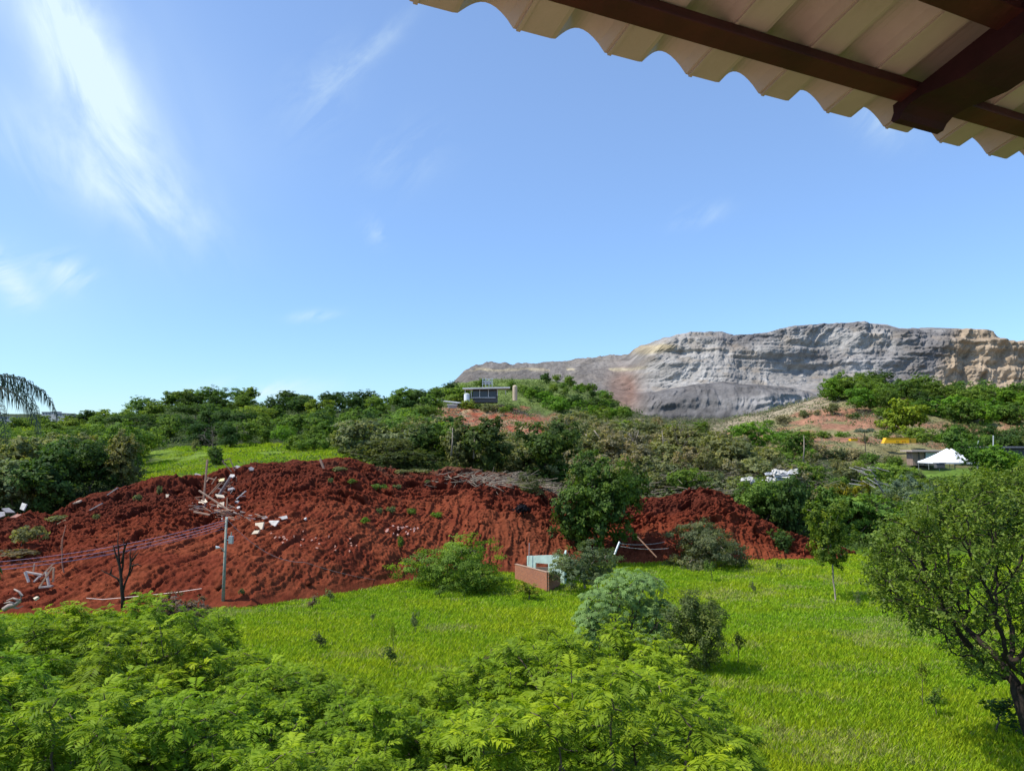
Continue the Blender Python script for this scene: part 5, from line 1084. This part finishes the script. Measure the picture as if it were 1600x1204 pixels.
# ---------------------------------------------------------------- tents, container and sheds at the right
m_tent = mat("tent_canvas", (.86, .87, .88), var=.03, rough=.7); Yt = 178; s_ = Yt / F; xt = lambda p: (p - 800) * s_; zt2 = lambda r, y=Yt: pz(r, y)
def tent(cx, wpx, top, eave, foot, label, y0, g=4.6):
    r = empty('event_tent', (xt(cx), y0, zt2(foot))); tag(r, label, 'tent', 'white event tents'); w2 = wpx * s_ / 2; H = zt2(top) - zt2(foot); he = zt2(eave) - zt2(foot); V = []; n = 12; K = 5
    for k in range(K + 1):
        f = k / K; rr = 1 - f; z = he + (H - he) * (f ** 1.25)
        for i in range(n):
            a = 2 * pi * (i + .5) / n; m_ = max(abs(cos(a)), abs(sin(a))); V.append((cos(a) / m_ * w2 * rr, sin(a) / m_ * g * rr, z))
    for i in range(n): V.append((V[i][0], V[i][1], he - .35))
    Fq = [(k * n + i, k * n + (i + 1) % n, (k + 1) * n + (i + 1) % n, (k + 1) * n + i) for k in range(K) for i in range(n)] + [((K + 1) * n + i, (K + 1) * n + (i + 1) % n, (i + 1) % n, i) for i in range(n)]
    newmesh('canopy', V, Fq, m_tent, r)
    for sx, sy in ((-1, -1), (1, -1), (-1, 1), (1, 1)): MB().beam((sx * (w2 - .15), sy * (g - .15), -.3), (sx * (w2 - .15), sy * (g - .15), he), .1, .1).build('leg', m_metal, r)
    return r
tent(1477, 60, 700, 721, 733, 'white peaked tent with the taller full peak, left one of the two', Yt)
tent(1496, 44, 700.5, 721, 733, 'white peaked tent overlapping the other, right one of the two', Yt + 3)
bx = empty('tent_opening_shade', P(1468, 727.5, Yt - 5.2)); tag(bx, 'dark box added for the shaded opening under the white tents', 'box'); MB().box((0, 0, 0), (1.9, 1.2, 1.0)).build('body', m_dkw, bx, bevel=.1); MB().box((0, 0, .6), (2.1, 1.35, .14)).build('box_top', m_glass, bx)  # dark box added to stand in for the shade in the tent opening
gb = empty('flat_roofed_shed'); tag(gb, 'low brown shed with a flat grey roof left of the white tents', 'shed'); Ys = 196; xs = lambda p: (p - 800) * Ys / F
MB().box(((xs(1420) + xs(1472)) / 2, Ys + 2, pz(704.3, Ys)), (xs(1472) - xs(1420), 6, .35)).build('roof', mat('rust_roof', (.42, .34, .29), var=.2), gb)
MB().box(((xs(1428) + xs(1470)) / 2, Ys + 3, (pz(705.4, Ys) + pz(727, Ys)) / 2), (xs(1470) - xs(1428), 3, pz(705.4, Ys) - pz(727, Ys))).build('wall', mat('brown_block', (.30, .21, .16), var=.3, scale=2), gb)
MB().box(((xs(1448) + xs(1464)) / 2, Ys + 1.42, (pz(707, Ys) + pz(718, Ys)) / 2), (xs(1464) - xs(1448), .1, pz(707, Ys) - pz(718, Ys))).build('door', mat('blue_white', (.5, .56, .62)), gb)
for p_ in (1437.5, 1447): MB().box((xs(p_), Ys + 1.3, (pz(705, Ys) + pz(726, Ys)) / 2), (.22, .22, pz(705, Ys) - pz(726, Ys))).build('pillar', m_dkw, gb)
m_yel = mat("yellow_paint", (.85, .46, .012), var=.06, scale=.6, rough=.5); m_yeld = mat("ochre_paint", (.42, .27, .03), var=.1); Yc = 222
ct = empty('yellow_container', P(1400, 688, Yc)); tag(ct, 'long bright yellow container with small dark markings on the bare slope', 'container'); k_ = Yc / F
V = [(-19 * k_, 0, -4.2 * k_), (20 * k_, 0, -4.2 * k_), (20 * k_, 0, 4.3 * k_), (-15 * k_, 0, 4.3 * k_)]; V = V + [(x + (1.2 if x > 0 else .3), 2.4, z) for x, _, z in V]
newmesh('body', V, [(0, 1, 2, 3), (7, 6, 5, 4), (1, 5, 6, 2), (3, 2, 6, 7), (0, 3, 7, 4), (0, 4, 5, 1)], m_yel, ct)
MB().beam((20.4 * k_, -.02, -4.2 * k_), (20.4 * k_, -.02, 4.3 * k_), .15, .15).build('corner_post', m_yeld, ct); MB().box((26 * k_, 1.2, -.2 * k_), (11 * k_, 2.2, 7.6 * k_)).build('end_section', m_yeld, ct); MB().beam((-15 * k_, -.06, 4.3 * k_), (20 * k_, -.06, 4.3 * k_), .1, .12).build('top_rail', m_yeld, ct)
for a_, w in ((0.5, 1.1), (3.0, .8), (10.0, 1.5), (13.5, 1.2)): MB().box((a_ * k_, -.03, -1.2 * k_), (w * k_ * 1.4, .05, 1.9 * k_)).build('marking', mat('orange_mark', (.62, .22, .01)) if a_ > 5 else m_yeld, ct)
c2 = empty('yellow_skip', P(1333, 687, Yc)); tag(c2, 'small yellow skip behind the palm, left of the long container', 'container'); MB().box((0, 0, 0), (11 * k_, 1.6, 3.6 * k_)).build('body', m_yel, c2, bevel=.1); MB().beam((-5.5 * k_, -.85, 1.8 * k_), (5.5 * k_, -.85, 1.8 * k_), .1, .12).build('rim', m_yeld, c2)
for (a_, b_), (c_, d_), lab in (((1526, 702), (1529, 688), 'short white post leaning right of the tents'), ((1552, 697), (1552, 680), 'thin white upright post behind the round bright tree')):
    o = MB().beam(P(a_, b_, 185), P(c_, d_, 185), .16, .16).build('white_post', m_frame); tag(o, lab, 'post')
ds = empty('dark_shed'); tag(ds, 'long dark roofed shed among the trees at the right edge', 'shed'); Yd = 190; xd = lambda p: (p - 800) * Yd / F
MB().box((xd(1575), Yd + 3, pz(698.5, Yd)), (13, 7, .35)).build('roof', mat('slate', (.16, .16, .17)), ds); MB().box((xd(1575), Yd + 3.4, pz(707, Yd)), (12, 5, 2.3)).build('wall', m_dkw, ds)
m_sg = mat('sheet_grey', (.42, .42, .44), var=.2)
for k in range(18):      # heap of white sheets
    px = random.uniform(1166, 1252); py = 752 - (px - 1165) / 87 * 17 + random.uniform(-5, 7); s = 111 / F; w_ = random.uniform(6, 22) * s; h_ = random.uniform(3, 9) * s; f_ = random.uniform(.2, .7) * h_; n = 4; V = []
    for lay in (0, .05):
        for i in range(n + 1):
            u = i / n - .5; z = f_ * (random.uniform(-.3, .3) + (.5 if i % 2 else 0)); V += [(u * w_, -h_ / 2, z + lay), (u * w_ + random.uniform(-.3, .3), h_ / 2, z + lay + random.uniform(0, .3))]
    m = 2 * (n + 1); Fq = []
    for i in range(n): a = 2 * i; Fq += [(a, a + 1, a + 3, a + 2), (m + a, m + a + 2, m + a + 3, m + a + 1), (a, a + 2, m + a + 2, m + a), (a + 1, m + a + 1, m + a + 3, a + 3)]
    Fq += [(0, m, m + 1, 1), (2 * n, 2 * n + 1, m + 2 * n + 1, m + 2 * n)]
    o = newmesh('bent_sheet', V, Fq, random.choice([m_wslab, m_wslab, m_sg])); o.location = P(px, py, 111 + random.uniform(-1, 1)); o.rotation_euler = (radians(random.uniform(10, 65)), random.uniform(-.5, .5), random.uniform(-.6, .6))
    tag(o, 'bent white sheet in the pile of wreckage above the red gully', 'sheet', 'white sheets piled above the red gully')
for k in range(20):      # heap of grey boards
    px = random.uniform(1337, 1380); py = 744 + random.uniform(-14, 14); an = random.gauss(.35, .3); l_ = random.uniform(12, 26); Y = 107 + random.uniform(-1, 1)
    o = MB().beam(P(px - cos(an) * l_ / 2, py - sin(an) * l_ / 2, Y), P(px + cos(an) * l_ / 2, py + sin(an) * l_ / 2, Y + random.uniform(-.6, .6)), .26, .08).build('grey_board', random.choice([m_plg, m_plg, mat('board_pale', (.5, .46, .42)) if k == 0 else bpy.data.materials['board_pale']])); tag(o, 'grey board in the heap of boards left of the spreading tree', 'board', 'heap of grey boards')
# far houses on the left horizon
for i, (px, r0, r1, wp, col, lab) in enumerate(((76, 644, 652, 14, (.42, .42, .40), 'far grey house on the skyline, leftmost of the row'), (88, 643.5, 652, 9, (.55, .52, .48), 'far pale house on the skyline, second of the row'), (98, 646, 652, 13, (.36, .36, .36), 'far dark house on the skyline, third of the row'), (111, 646.5, 653, 8, (.5, .46, .42), 'far small house on the skyline, fourth of the row'), (140, 648, 655, 14, (.6, .58, .55), 'far white house on the skyline left of the hill'), (12, 651, 660, 30, (.35, .36, .38), 'far long grey roof seen through the palm fronds'))):
    Y = 560; r = empty('far_house', P(px, (r0 + r1) / 2, Y)); k_ = Y / F; H = (r1 - r0) * k_ + 3; m1 = mat(f'house_wall_{NAMES[MD][:1]}{i}'.replace('_m', '_paint_'), col); W = wp * k_
    MB().box((0, 0, -1.5), (W, 6, H)).build('wall', m1, r); MB().box((0, 0, H / 2 - 1.5 + .15), (W * 1.06, 6.6, .3)).build('roof', mat(f'house_roof_{i}', (.3, .28, .27)), r)
    for q_ in (-.3, .05, .35): MB().box((q_ * W, -3.02, H / 2 - 2.6), (W * .12, .06, 1.0)).build('window', m_glass, r)
    tag(r, lab, 'house', 'far houses on the skyline')
